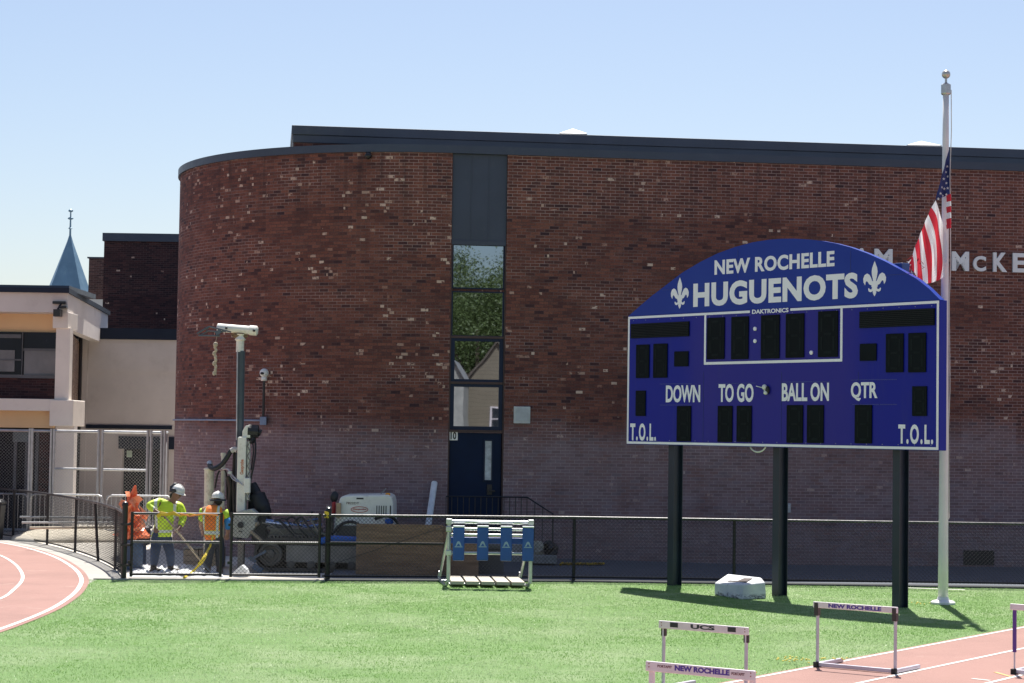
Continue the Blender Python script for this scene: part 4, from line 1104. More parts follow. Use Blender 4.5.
# tape on the gate rail
tp = thing('caution_tape','orange and yellow tape knotted along the top rail of the left gate leaf','tape',at(165,515,gc.y))
mb = MB(); pts = [at(px,py,gy(-6.4)-.01) for px,py in ((157,516.5),(161,513.5),(167,514.5),(173,513),(180,516),(190,514),(199,515.5))]
mb.tube(pts,[.03,.045,.035,.04,.018,.02,.012],6); mb.build('ribbon',M_ytape,tp)
mb = MB(); mb.tube([at(px,py,gy(-6.4)-.03) for px,py in ((180,513.5),(190,516),(204,514),(218,515.5))],.016,5); mb.build('loose_end',paint('orange_tape',(.75,.25,.05),.5),tp)

# ---- curved black fence on the left, each run between posts
cf = thing('curved_fence', 'black chain-link fence curving round the bend of the red track on the left', 'fence', gc)
pts = [Vector(p) for p in fence_l]; pts[-1] = Vector((gc.x-.03,gc.y+.05,0))
mb = MB(); mb.tube([p+UPV*1.2 for p in pts],.024,8); mb.build('top_rail',M_rail,cf)
mb = MB(); mb.tube([p+UPV*.06 for p in pts],.018,6); mb.build('bottom_rail',M_black,cf)
mb = MB()
for a,b in zip(pts[:-1],pts[1:]): chainlink(mb,a,b,.05,1.2,.074,.0027)
mb.build('wire_mesh',M_mesh,cf)
for px,py in ((-30,533),(13,538.5),(47,545),(75,552.6),(98.5,561.5),(115,570)):
    p = gnd(px,py); lx = -.10 if px == 98.5 else 0
    mb = MB(); mb.tube([p-UPV*.1,p+UPV*1.2+Vector((lx,0,0))],.03,10); mb.build('post',M_black,cf)

# ---- tall galvanised construction fence panels and crowd barriers
YP = 51.2
zt_ = lambda px,py: at(px,py,YP).z
def panel(xa,xb,ya,yb,lab,mid=None,n_inner=()):
    t = thing('construction_fence_panel', lab, 'fence panel', (xa,ya,0), 'tall galvanised site fence panels'); H = 2.70
    for i,(x,y) in enumerate(((xa,ya),(xb,yb))):
        mb = MB(); mb.tube([(x,y,0),(x,y,H+.03)],.036,8); mb.build('post',M_galv,t)
        mb = MB(); mb.bx(x-.1,x+.1,y-.35,y+.35,0.01,.06); mb.build('foot',M_galv,t)
    mb = MB(); mb.tube([(xa,ya,H-.03),(xb,yb,H-.03)],.036,8); mb.build('top_rail',M_galv,t)
    mb = MB(); mb.tube([(xa,ya,.12),(xb,yb,.12)],.025,8); mb.build('bottom_rail',M_galv,t)
    if mid: mb = MB(); mb.tube([(xa,ya,mid),(xb,yb,mid)],.03,8); mb.build('mid_rail',M_galv,t)
    mb = MB(); chainlink(mb,(xa,ya,0),(xb,yb,0),.12,H-.03,.085,.0019); mb.build('wire_mesh',M_galv,t)
xs = [at(px,430,YP).x for px in (-60,31,52,78.5,101.5,149.5)]
panel(at(-60,430,YP).x, at(30,430,YP).x, YP, YP, 'galvanised site fence panel before the dark shopfront at the left edge')
panel(at(32.5,430,YP).x, at(51.5,430,YP).x, YP, YP, 'narrow galvanised site fence panel in front of the brick infill beside the corner pier')
panel(at(54.5,430,YP).x, at(99,430,YP).x, YP, YP, 'galvanised site fence panel with a white mid rail in front of the corner pier', zt_(80,469))
panel(at(103,430,YP).x, at(148,430,YP).x, YP, YP, 'galvanised site fence panel with mid rail across the dark door of the beige building', zt_(125,470))
panel(at(151.5,430,YP).x, at(162,429,YP).x, YP, YP, 'short galvanised site fence panel between the dark door and the corner panel')
panel(at(165,430,YP).x, at(167.5,427,YP+3).x, YP, YP+3, 'galvanised site fence panel turned end-on against the rounded brick corner')
YK = 50.2
def barrier(xa,xb,lab):
    t = thing('crowd_barrier', lab, 'barrier', (xa,YK,0), 'steel crowd barriers'); H = 1.08
    mb = MB(); c=.12
    mb.tube([(xa,YK,.15),(xa,YK,H-c),(xa+c*.3,YK,H-c*.3),(xa+c,YK,H),(xb-c,YK,H),(xb-c*.3,YK,H-c*.3),(xb,YK,H-c),(xb,YK,.15)],.024,8); mb.build('frame',M_galv,t)
    mb = MB(); mb.tube([(xa,YK,.2),(xb,YK,.2)],.018,6); mb.build('bottom_rail',M_galv,t)
    n = int((xb-xa)/.115)
    for i in range(1,n):
        mb = MB(); x = xa+(xb-xa)*i/n; mb.tube([(x,YK,.2),(x,YK,H)],.009,5); mb.build('bar',M_galv,t)
    for x in (xa+.2,xb-.2):
        mb = MB(); mb.bx(x-.03,x+.03,YK-.3,YK+.3,.008,.04); mb.bx(x-.02,x+.02,YK-.02,YK+.02,.04,.2); mb.build('foot',M_galv,t)
barrier(at(30.5,491,YK).x, at(103,491,YK).x, 'grey steel crowd barrier on the left, behind the curved fence')
barrier(at(107,491,YK).x, at(172,491,YK).x, 'grey steel crowd barrier behind the orange wrap and the yellow worker')
barrier(at(-45,491,YK).x, at(28,491,YK).x, 'grey steel crowd barrier at the left edge of the photo')

# ---- bin, sand, pipes, bucket
M_bin = paint('black_plastic',(.012,.012,.014),.45)
q = gnd(-8,539.5)
t = thing('litter_bin','black plastic litter bin at the left edge, before the curved fence','bin',q)
mb = MB(); F4 = [(.34,0),(.40,.85)]; mb.lathe([(.30,0),(.37,.86)],q,4,(Vector((.707,.707,0)),Vector((-.707,.707,0)),UPV)); mb.build('body',M_bin,t,.03)
mb = MB(); mb.lathe([(.39,.865),(.40,.92),(.30,.99)],q,4,(Vector((.707,.707,0)),Vector((-.707,.707,0)),UPV)); mb.build('lid',M_bin,t,.02)
M_sand = grainy('sand', (.52,.47,.38), (.66,.60,.49), 30, 1.5)
p = at(72,519,49.5); mb = MB(); mb.lump((p.x,49.4,-.02),(1.6,1.5,.30),5,.10,28,flat=0); tag(mb.build('sand_pile',M_sand,smooth=True),'low pale sand pile behind the curved fence','sand pile')
M_pipe = paint('grey_pipe',(.22,.24,.25),.5)
for i,(x0,y0,x1,y1,Y_,lab,r_) in enumerate(((20,517,112,518,47.8,'upper long grey pipe lying across the front of the sand pile',.025),(22,522.5,130,522.5,46.3,'lower long pale pipe lying on the dusty yard in front of the sand pile',.022),(30,528,140,527,45,'thin pale batten lying nearest the curved fence on the dusty yard',.03))):
    a = at(x0,y0,Y_); b = at(x1,y1,Y_-.4); mb = MB(); mb.tube([a,b],r_,8); 
    tag(mb.build('pipe' if i<2 else 'batten', (M_pipe,paint('pale_pipe',(.5,.5,.48),.5),paint('pale_wood',(.5,.42,.3)))[i]),lab,'pipe' if i<2 else 'batten')
q = gnd(68.5,531); t = thing('bucket','grey metal bucket standing on the dusty yard behind the curved fence','bucket',q)
mb = MB(); mb.lathe([(.17,0.01),(.20,.0),(.215,.36),(.225,.37),(.225,.39),(.20,.39),(.19,.05)],q,16); mb.build('body',paint('bucket_grey',(.30,.31,.29),.5,.3),t)
mb = MB(); mb.tube([q+Vector((.215*math.cos(a),.0,.36-.16*math.sin(a))) for a in [math.pi*i/10 for i in range(11)]],.007,5); mb.build('handle',M_galv,t)
q = gnd(45,529); mb = MB(); mb.lump(q+Vector((-.12,0,.12)),(.28,.2,.18),3,.3,14); mb.lump(q+Vector((.15,-.05,.07)),(.22,.16,.1),6,.3,14)
tag(mb.build('crumpled_bag',paint('pinkish_bag',(.55,.40,.33),.7),smooth=True),'crumpled pale pinkish bag lying beside the grey bucket','bag')

# ---- orange wrapped bundle
YO = 39.3
q = gnd(135,572); q = at(134,500,YO); q.z = 0
t = thing('orange_wrap','tall bundle wrapped in bright orange plastic sheet behind the left end of the gate','bundle',(q.x,YO,0))
M_or = paint('orange_plastic',(.82,.20,.085),.3,0,.25,5,.7,14)
mb = MB(); rr = random.Random(2); n=22; prof=[(.62+.075*i_, (.25-.0165*i_)*(1+.12*math.sin(i_*2.3))) for i_ in range(14)]+[(1.66,.02)]
vs=[]
for i,(z,r_) in enumerate(prof):
    for k_ in range(n):
        a=2*math.pi*k_/n; w_=1+.24*math.sin(5*a+z*6)+.15*math.sin(9*a-z*11)+rr.uniform(-.42,.42)
        vs.append((q.x+r_*w_*math.cos(a)+.05*math.sin(z*4),YO+r_*w_*math.sin(a),z+rr.uniform(-.02,.02)))
mb.add(vs,[(i*n+k_,i*n+(k_+1)%n,(i+1)*n+(k_+1)%n,(i+1)*n+k_) for i in range(len(prof)-1) for k_ in range(n)]+[tuple((len(prof)-1)*n+k_ for k_ in range(n))])
mb.build('sheet',M_or,t)
mb=MB(); mb.lathe([(.2,.01),(.2,.6),(.17,.615)],(q.x,YO,0),14); mb.build('drum',paint('drum_blue',(.05,.085,.15),.5),t)
mb=MB()
for (p0,p1,p2) in (((139,505),(150,514),(146,522)),((128,508),(126,520),(131,528)),((140,512),(147,526),(139,530))):
    a,b,c=[at(*p,YO-.22) for p in (p0,p1,p2)]; b.y-=.1; mb.add([a,b,c,(a+b+c)/3-Vector((0,.05,0))],[(0,1,3),(1,2,3),(2,0,3)])
for i in range(26):
    z=rr.uniform(.75,1.62); rr_=.06+(1.7-z)*.17; a_=rr.uniform(math.pi,2*math.pi); c_=Vector((q.x+rr_*math.cos(a_),YO+rr_*math.sin(a_)*1.1,z))
    d1=Vector((rr.uniform(-.12,.12),rr.uniform(-.09,.02),rr.uniform(-.16,.10))); d2=Vector((rr.uniform(-.12,.12),rr.uniform(-.09,.02),rr.uniform(-.10,.16)))
    mb.add([c_,c_+d1,c_+d1+d2*.7+Vector((0,-.03,0)),c_+d2],[(0,1,2),(0,2,3)])
mb.build('loose_flap',paint('orange_film',(.90,.30,.16),.3,0,.25,6,.6,18),t)
# dark tub and blue drum near the gate end
q = gnd(136,566); t = thing('tool_tub','dark blue-black tub with a lid standing behind the left end of the gate','tub',q)
mb = MB(); mb.bx(q.x-.22,q.x+.24,q.y-.2,q.y+.25,.42,.74); mb.build('body',paint('tub_dark',(.03,.032,.04),.5),t,.03)
mb = MB(); mb.bx(q.x-.25,q.x+.27,q.y-.23,q.y+.28,.745,.80); mb.build('lid',paint('tub_lid',(.14,.13,.13),.5),t,.02)
mb = MB(); mb.lathe([(.2,0.01),(.2,.41)],(q.x,q.y,0),14); mb.build('stand',paint('drum_blue',(.05,.085,.15),.5),t)
# crates behind the workers
M_wood = paint('weathered_plank',(.34,.27,.19),.8,0,.2,2,.4,25)
for i,(xa,xb,lab) in enumerate(((183,198,'weathered timber crate behind the workers, on the left'),(198.6,222,'wider weathered timber crate behind the orange worker, on the right'))):
    a=at(xa,570,40.1); b=at(xb,549,40.1); t=thing('timber_crate',lab,'crate',((a.x+b.x)/2,40.3,0),'timber crates behind the workers')
    for j in range(3):
        z0=.02+j*(b.z-.03)/3; z1=z0+(b.z-.03)/3-.012
        mb=MB(); mb.bx(a.x,b.x,40.1,40.12,z0,z1); mb.bx(a.x,b.x,40.6,40.62,z0,z1); mb.build('plank',M_wood,t)
    mb=MB(); mb.bx(a.x+.01,a.x+.05,40.121,40.599,.02,b.z-.02); mb.bx(b.x-.05,b.x-.01,40.121,40.599,.02,b.z-.02); mb.build('side',M_wood,t)
    mb=MB(); mb.bx(a.x-.02,b.x+.01 if i else b.x,40.08,40.64,b.z,b.z+.025); mb.build('lid',paint('grey_plank',(.26,.25,.23),.8),t)
# white plastic sheeting on the ground
M_ps = paint('white_plastic_sheet',(.72,.74,.76),.35,0,.1,5,.6,9)
def crumple(name,pts,seed,hmax,lab):
    rr=random.Random(seed); xs_=[p.x for p in pts]; ys_=[p.y for p in pts]; nx,ny=26,9
    a,b,c,d=pts; mb=MB(); vs=[]
    for j in range(ny+1):
        for i in range(nx+1):
            u,v=i/nx,j/ny; p=a*(1-u)*(1-v)+b*u*(1-v)+c*u*v+d*(1-u)*v
            e=min(u,1-u,v,1-v)*6; e=min(1,e)
            vs.append((p.x+rr.uniform(-.02,.02),p.y+rr.uniform(-.02,.02),.035+e*rr.random()**2*hmax))
    mb.add(vs,[(j*(nx+1)+i,j*(nx+1)+i+1,(j+1)*(nx+1)+i+1,(j+1)*(nx+1)+i) for j in range(ny) for i in range(nx)])
    return tag(mb.build(name,M_ps),lab,'plastic sheet')
crumple('plastic_sheet',[gnd(127,579.2)+Vector((0,.12,0)),gnd(222,580)+Vector((0,.12,0)),gnd(222,566),gnd(130,566)],4,.075,'crumpled white plastic sheet on the ground under the two workers')
q=at(240,576,37.7); t=thing('folded_board','white folded sheet propped up behind the foot of the right gate leaf','sheet',(q.x,37.7,0))
mb=MB(); a=[at(px,py,37.75) for px,py in ((231.5,577),(248.5,577),(246,569.5),(241.5,565),(233,572.5))]
mb.prism([(p.x,p.z) for p in a],(0,37.75,0),Vector((1,0,0)),UPV,Vector((.1,.9,0)),.22); mb.build('panel',M_ps,t,.01)

# ---- shovel and yellow hose
YW=38.45
# ---- plywood barrier, pipe, rubble
def fwood():
    k=NT('plywood_sheet'); co=k.coord(); g=k.noise(k.scale(co,(1.2,1,14)),1.6,5,.65)
    c=k.mix(k.smooth(g,.3,.7),(.20,.115,.066),(.36,.225,.14)); c=k.mix(k.math('MULTIPLY',k.smooth(k.noise(co,1.3,5,.7),.45,.7),.5),c,(.19,.14,.10))
    k.bsdf(c,.75,0,k.bump(g,.3,.005)); return k.m
M_ply=fwood()
a=at(355.5,576,38.45); b=at(443,525,38.45)
mb=MB(); mb.bx(a.x,b.x,38.45,38.49,.04,b.z); tag(mb.build('plywood_sheet',M_ply,None,.004),'large brown plywood sheet standing on edge behind the fence, left of the pad rack','plywood')
a=at(443.5,576,38.6); b=at(479,526.5,38.6)
mb=MB(); mb.bx(a.x-.15,b.x,38.6,38.64,.04,b.z); tag(mb.build('plywood_sheet',M_ply,None,.004),'shorter brown plywood sheet standing partly hidden behind the pad rack','plywood')
a=at(476,576,39.0); b=at(504,545,39.0)
t=thing('equipment_case','dark grey case standing in the shade behind the pad rack','case',((a.x+b.x)/2,39.2,0))
mb=MB(); mb.bx(a.x,b.x,39.0,39.5,.02,b.z-.08); mb.build('body',paint('case_grey',(.07,.07,.075),.6),t,.02)
mb=MB(); mb.bx(a.x-.02,b.x+.02,38.98,39.52,b.z-.078,b.z); mb.build('lid',paint('case_lid',(.12,.12,.12),.6),t,.01)
a=at(426.5,530,41.6); q=gnd(424,566); b=wp(434.5,482.5,.08)
t=None; mb=MB(); mb.tube([Vector((a.x-.06,a.y,.12)),b],.068,14); mb.tube([b-(b-a).normalized()*.002,b+(b-a).normalized()*.004],.06,14)
tag(mb.build('white_pipe',paint('white_pvc',(.72,.74,.76),.35),smooth=False),'white plastic pipe leaning against the brick wall left of the blue door','pipe')
q=at(545,560,41.0); M_cb=paint('grey_concrete_block',(.24,.24,.235),.9,0,.15,5,.4,20)
a=at(531,566,41); b=at(557,555.5,41)
mb=MB(); mb.bx(a.x,b.x,41,41.4,.13,b.z); o=mb.build('concrete_block',M_cb,None,.02); tag(o,'grey concrete block lying by the brick wall right of the pad rack','block')
c=at(537.5,549,41.05); mb=MB(); mb.lump((c.x,41.2,b.z+.12),(.13,.12,.17),9,.55,9); tag(mb.build('rock',paint('tan_rubble',(.33,.31,.25),.9),smooth=False),'pale lump of rubble on the concrete block beside the black bag','rock')
c=at(550,549.5,41.05); mb=MB(); mb.lump((c.x,41.22,b.z+.125),(.14,.13,.15),12,.6,11); tag(mb.build('bin_bag',paint('black_bag',(.012,.012,.013),.35,0,.2,4,.6,12)),'small black plastic bag on the concrete block','bag')
mb=MB(); rr=random.Random(6); pts=[]
for i in range(60):
    f=i/59; px=560+f*44; g=gnd(px,563.6+rr.uniform(-1.2,1.2)*(1-f*.8)+.3*math.sin(i*1.7),.12); pts.append(g)
mb.tube(pts,.022,5); tag(mb.build('yellow_rope',paint('dull_yellow_rope',(.50,.33,.03),.6)),'loose yellow rope lying on the shaded asphalt by the brick wall','rope')

# ---- blue pad rack
M_al=paint('aluminium_tube',(.52,.54,.55),.35,.6,.12,6); M_pad=paint('blue_vinyl_pad',(.014,.072,.32),.45,0,.12,3,.15,30); M_wtr=paint('white_trim',(.7,.72,.74),.4)
YA,YBk=36.05,37.35
zA=lambda px,py,Y=YA: at(px,py,Y).z
L_=at(448.6,560,YA).x; R_=at(530.5,560,YA).x
rack=thing('pad_rack','aluminium training rack with four blue pads and a plank deck before the fence','training rack',((L_+R_)/2,YA,0))
zT=zA(490,522)
for x,xb_ in ((L_,at(440,576,YBk).x),(R_,at(520.5,573,YBk).x)):
    mb=MB(); mb.tube([(x,YA,.10),(x,YA,zT+.02)],.036,10); mb.build('front_upright',M_al,rack)
    mb=MB(); mb.tube([(xb_,YBk,.12),(xb_+.16,YBk-.45,.95),(x-.02,YA+.06,zT-.14)],.026,8); mb.build('rear_strut',M_al,rack)
    mb=MB(); mb.tube([(x,YA,.16),(x-.03,YA+.05,.05),(x-.10*0-.06,YA+.25,.028),(xb_+.02,YBk-.15,.03),(xb_-.02,YBk+.05,.09),(xb_,YBk,.2)],.028,8); mb.build('runner',M_al,rack)
    mb=MB()
    for z in (zT,zA(490,529.5),zA(490,553.3)): mb.bx(x-.055,x+.055,YA-.055,YA+.055,z-.05,z+.05)
    mb.build('clamp',M_al,rack,.012)
for py,r_,nm in ((522.2,.036,'top_rail'),(529.3,.026,'rail'),(535.2,.026,'rail'),(553.3,.028,'rail')):
    z=zA(490,py)-.0; mb=MB(); mb.tube([(L_,YA,z),(R_,YA,z)],r_,10); mb.build(nm,M_al,rack)
mb=MB(); mb.bx(L_+.03,R_-.03,YA+.06,YA+.12,zA(490,544),zA(490,537.8)); mb.build('back_board',M_pad,rack,.01)
for x0,x1,dy in ((452.6,464.7,0),(476.8,488.7,0),(500.2,512.3,.4),(522,534,.6)):
    a=at(x0,560.4+dy,YA-.1); b=at(x1,525.7+dy,YA-.1)
    mb=MB(); mb.bx(a.x,b.x,YA-.16,YA-.05,a.z,b.z-.03); pd=mb.build('pad',M_pad,rack,.02)
    mb=MB(); mb.bx(a.x-.002,b.x+.002,YA-.162,YA+.04,b.z-.028,b.z); mb.build('pad_top',M_wtr,pd,.008)
    cx=(a.x+b.x)/2; zc=a.z+(b.z-a.z)*.42; e=MB()
    O=Vector((cx,YA-.161,zc)); U_,N_=Vector((1,0,0)),Vector((0,-1,0))
    e.prism([(-.055,0),(-.025,.075),(0,.09),(.025,.075),(.055,0),(.03,0),(.012,.04),(-.012,.04),(-.03,0)],O,U_,UPV,N_,.003)
    e.prism([(-.075,-.022),(.075,-.022),(.068,-.006),(-.068,-.006)],O,U_,UPV,N_,.003); e.build('emblem',paint('faded_emblem',(.26,.34,.48),.6),pd)
n=5; f0x,f1x=at(449,583.5,YA).x+.02,at(526,583.5,YA).x; b0x,b1x=at(447,575.5,YBk).x,at(519.5,575.5,YBk).x
M_plk=paint('sunbleached_plank',(.50,.45,.38),.8,0,.12,2,.35,18); M_pe=paint('dark_plank_edge',(.10,.085,.08),.85)
for i in range(n):
    u0=i/n+.015; u1=(i+1)/n-.015; z=.06
    a,b=f0x+(f1x-f0x)*u0,f0x+(f1x-f0x)*u1; c,d=b1x*u1+b0x*(1-u1),b1x*u0+b0x*(1-u0)
    mb=MB(); mb.add([(a,YA,z),(b,YA,z),(c,YBk,z),(d,YBk,z),(a,YA,z+.06),(b,YA,z+.06),(c,YBk,z+.06),(d,YBk,z+.06)],[(3,2,1,0),(4,5,6,7),(0,1,5,4),(1,2,6,5),(2,3,7,6),(3,0,4,7)])
    mb.build('plank',M_plk,rack,.006)
mb=MB(); mb.tube([(L_,YA+.45,.03),(R_,YA+.45,.03)],.026,8); mb.tube([(at(441,576,YBk).x,YBk-.12,.034),(at(520.5,573,YBk).x,YBk-.12,.034)],.025,8); mb.build('deck_beam',M_al,rack)
# ------------------------------------------------------------------ tracked drilling rig
M_rw=paint('rig_cream',(.78,.76,.68),.42,0,.06,2,dirt=((.30,.25,.17),.4,6)); M_rd=paint('rig_black',(.015,.016,.02),.5,0,.25,5)
M_rg=paint('rig_grey',(.19,.18,.16),.6,.2,.2,6,dirt=((.3,.25,.18),.45,5)); M_cyl=paint('hydraulic_blue_chrome',(.16,.22,.38),.22,.8); M_hose=paint('black_hose',(.012,.012,.013),.45)
M_blue=paint('blue_hose_bundle',(.015,.10,.42),.5); M_cast=paint('pale_casting',(.42,.42,.37),.7,0,.15,8,.5,25)
YM=39.9
rig=thing('drilling_rig','cream tracked drilling rig with a tall mast, parked before the rounded brick corner','drilling rig',(at(300,575,YM).x,YM,0))
A=lambda px,py,Y=YM: at(px,py,Y)
def fb(px0,px1,py0,py1,y0,y1,mb=None):
    mb=mb or MB(); a=A(px0,py1,y0); b=A(px1,py0,y0); mb.bx(a.x,b.x,y0,y1,a.z,b.z); return mb
# mast
fb(236,246.4,437,512,39.55,39.85).build('mast',M_rw,rig,.02)
mb=fb(246.2,249.9,441.5,500,39.62,39.8); mb.build('mast_rail',M_rw,rig,.008)
mb=MB()
zs=[441+i*5 for i in range(13)]
for i in range(12):
    x0,x1=(247.5,250) if i%2 else (250,247.5); mb.bar(A(x0,zs[i],39.56),A(x1,zs[i+1],39.56),.02,.02)
mb.build('lattice',M_rg,rig)
mb=MB(); a=A(240,440,39.95); b=A(241.2,351,39.95); mb.tube([Vector((a.x,39.95,.6)),b],.078,10); mb.build('mast_pole',paint('pole_dark_blue',(.05,.07,.085),.45),rig)
mb=MB(); mb.tube([A(238,440,39.93)+Vector((-.02,-.08,0)),A(238.9,351,39.93)+Vector((-.02,-.08,0))],.012,6); mb.build('mast_cable',M_galv,rig)
mb=MB(); a=A(239.9,352,39.95); b=A(240.2,341,39.95); mb.tube([a,b],.08,12); mb.lathe([(.08,0),(.11,.03),(.07,.10),(.10,.14)],b,12); mb.build('mast_collar',M_rw,rig)
hd0=A(217,327.5,39.95); hd1=A(258,331,39.95)
mb=MB(); mb.tube([hd0,hd0+(hd1-hd0)*.02,hd0+(hd1-hd0)*.2,hd0+(hd1-hd0)*.78,hd0+(hd1-hd0)*.8,hd0+(hd1-hd0)*.97,hd1],[.06,.085,.085,.085,.10,.10,.06],14); hd=mb.build('crown_head',M_rw,rig,smooth=False)
mb=MB()
for px,py in ((226.3,328),(254,330.5)): p=A(px,py,39.83); mb.ball(p,(.025,.03,.03),8)
mb.build('crown_bolt',M_rd,hd)
mb=MB(); mb.lump(A(239,335.5,39.95),(.14,.08,.07),3,.3,12); mb.build('crown_bracket',paint('rusty_bracket',(.20,.13,.07),.8),rig)
mb=MB()
P=[A(px,py,39.75) for px,py in ((231,332),(209,326.5),(197,333.5),(199,335.5),(220,335.8))]
mb.tube(P,.018,6); mb.tube([A(209,326.8,39.75),A(206,331,39.75),A(226,331.5,39.75)],.015,6); mb.tube([A(200,335.5,39.75),A(208,331,39.75)],.012,6); mb.bar(A(216,333.8,39.75),A(221,330.5,39.75),.08,.08); mb.build('head_guard',paint('guard_steel',(.10,.12,.14),.4,.4),rig)
mb=MB(); 
for i in range(9):
    p=A(215+1.2*math.sin(i*2.2),347+i*3.3,39.9); mb.ball(p,(.032,.025,.045),6)
mb.tube([A(215.5,344,39.9),A(216,375,39.9)],.012,5)
mb.ball(A(215.5,344.5,39.9),(.05,.04,.05),8); mb.tube([A(217.5,332,39.9),A(215.6,343,39.9)],.004,4)
mb.build('hanging_chain',paint('pale_chain',(.50,.43,.32),.6,.2),rig)
# drive head with black motor beside the mast
mb=MB(); p=[A(px,py,39.7) for px,py in ((243,437),(243,431),(246,426),(249.5,425),(251,438))]; mb.prism([(q.x,q.z) for q in p],(0,39.6,0),Vector((1,0,0)),UPV,Vector((0,1,0)),.2); mb.build('drive_head',M_rw,rig,.01)
mb=MB(); mb.tube([A(248.5,431,39.7),A(258.5,431.5,39.7)],.13,12); mb.tube([A(258.5,432,39.7),A(261,433,39.7)],.07,10); mb.lump(A(252,438,39.7),(.07,.08,.12),2,.3,10); mb.build('drive_motor',M_rd,rig)
# vertical orange lettering on the mast
mb=MB(); O=A(242.6,474.5,39.545); O.y=39.548; ln=A(242.6,459.5,39.55).z-O.z
text_into(mb,'Geoprobe',(0,ln,-.035,.055),O,UPV,Vector((-1,0,0)),Vector((0,-1,0)),.003,.03)
mb.build('mast_lettering',paint('faded_orange_ink',(.55,.20,.10),.5),rig)
mb=MB(); O=A(242.4,458,39.55); O.y=39.548; text_into(mb,'7822',(0,.11,-.02,.03),O,UPV,Vector((-1,0,0)),Vector((0,-1,0)),.003,.02)
# feed cylinder with curved hose
mb=MB(); mb.tube([Vector((A(209.5,500,40.05).x,40.05,.3)),A(209.3,470,40.05)],.10,14); mb.lathe([(.10,0),(.115,.0),(.115,.03),(.06,.05)],A(209.3,470,40.05),14); mb.build('feed_cylinder',paint('cylinder_cream',(.72,.67,.52),.5,0,.08,3,dirt=((.2,.11,.05),.45,7)),rig)
mb=MB(); mb.tube([Vector((A(223.3,500,40.2).x,40.2,.3)),A(223.3,456,40.2)],.045,10); mb.lathe([(.045,0),(.055,0),(.055,.06),(.04,.065)],A(223.3,456,40.2),10); mb.build('guide_post',paint('cylinder_cream',(.5,.5,.4)),rig)
def hose(pts,r,mt,nm='hose'):
    mb=MB(); mb.tube(catmull([A(px,py,Y) for px,py,Y in pts],8),r,8); return mb.build(nm,mt,rig)
hose([(209.5,463,40.0),(210.5,467,39.9),(214.5,468.5,39.8),(221,465,39.75),(226,459,39.7),(231,451,39.7),(235,449.5,39.7),(237.5,450.5,39.7)],.05,M_hose)
hose([(209.3,462,40.0),(210.5,465.5,39.95)],.055,M_galv,'hose_fitting'); hose([(231,451,39.69),(234.5,449.3,39.69),(237.2,450.4,39.68)],.053,paint('hose_sleeve_pale',(.5,.47,.44),.5),'hose_fitting')
hose([(228.5,476,39.8),(230.5,490,39.85),(229.5,505,39.9),(231,520,39.9)],.055,M_hose)
hose([(234,512,39.8),(233.5,480,39.8),(234.5,452,39.75)],.03,M_hose); hose([(215,488,39.9),(217.5,475,39.85),(221,470,39.85),(226,473,39.85),(227,500,39.9)],.018,M_hose)
hose([(220,470,39.8),(228,469.5,39.7),(233,476,39.6),(241,483.5,39.5),(245,486,39.5)],.016,M_galv,'hydraulic_line')
hose([(229,470,39.75),(232,478,39.65),(238,482,39.5)],.014,M_galv,'hydraulic_line')
hose([(255,438,39.7),(255.5,452,39.65),(253.5,466,39.6),(251,478,39.6),(250.5,486,39.6)],.018,M_hose); hose([(251,437,39.7),(253.5,450,39.66),(251,470,39.62)],.014,M_hose)
mb=MB(); p=[A(px,py,39.5) for px,py in ((227,471.5),(231,471.5),(231,474),(227,474))]; mb.prism([(q.x,q.z) for q in p],(0,39.6,0),Vector((1,0,0)),UPV,Vector((0,1,0)),.1); mb.build('hose_bracket',M_galv,rig)
fb(243.5,250.3,478,493,39.45,39.549).build('junction_box',M_rw,rig,.015)
# black draped cover behind the mast
mb=MB(); pts=[A(252,485,39.9),A(256,492,39.85),(A(260,503,39.8)),A(264,512,39.8),A(258,520,39.8)]
mb.tube(catmull(pts,6),[.10]*8+[.17]*8+[.15]*9,10); mb.tube([A(253,490,39.9),A(251.5,520,39.9)],.09,8); mb.build('black_cover',paint('black_tarp',(.012,.013,.018),.55,0,.3,5,.7,10),rig,smooth=True)
mb=MB(); mb.tube([A(258,500,40.1),A(268,499.5,40.1),A(269.5,509,40.1)],.012,5); mb.build('control_lever',M_rd,rig)
# pale octagonal casting with a hole
o8=[(232.5,537),(232.5,520),(236,512.5),(245,510),(252,509),(259,515),(255.5,519),(255.2,527),(247.5,538.5)]
mb=MB(); p=[A(px,py,39.3) for px,py in o8]; mb.prism([(q.x,q.z) for q in p],(0,39.3,0),Vector((1,0,0)),UPV,Vector((0,1,0)),.35); cst=mb.build('foot_casting',M_cast,rig,.02)
mb=MB(); q=A(240.6,525,39.29); mb.lathe([(.062,0),(.062,.012)],q,16,(Vector((1,0,0)),UPV,Vector((0,-1,0)))); q2=A(240.4,531.5,39.29); mb.frame(q2,(.07,.012,.02)); mb.build('bore_hole',M_rd,cst)
mb=MB(); mb.bar(A(251,531,39.3),A(262,541,39.25),.07,.05); mb.bar(A(255,526,39.35),A(258,523,39.3),.06,.06); mb.build('boom_pin',paint('pin_tan',(.34,.28,.2),.6),rig)
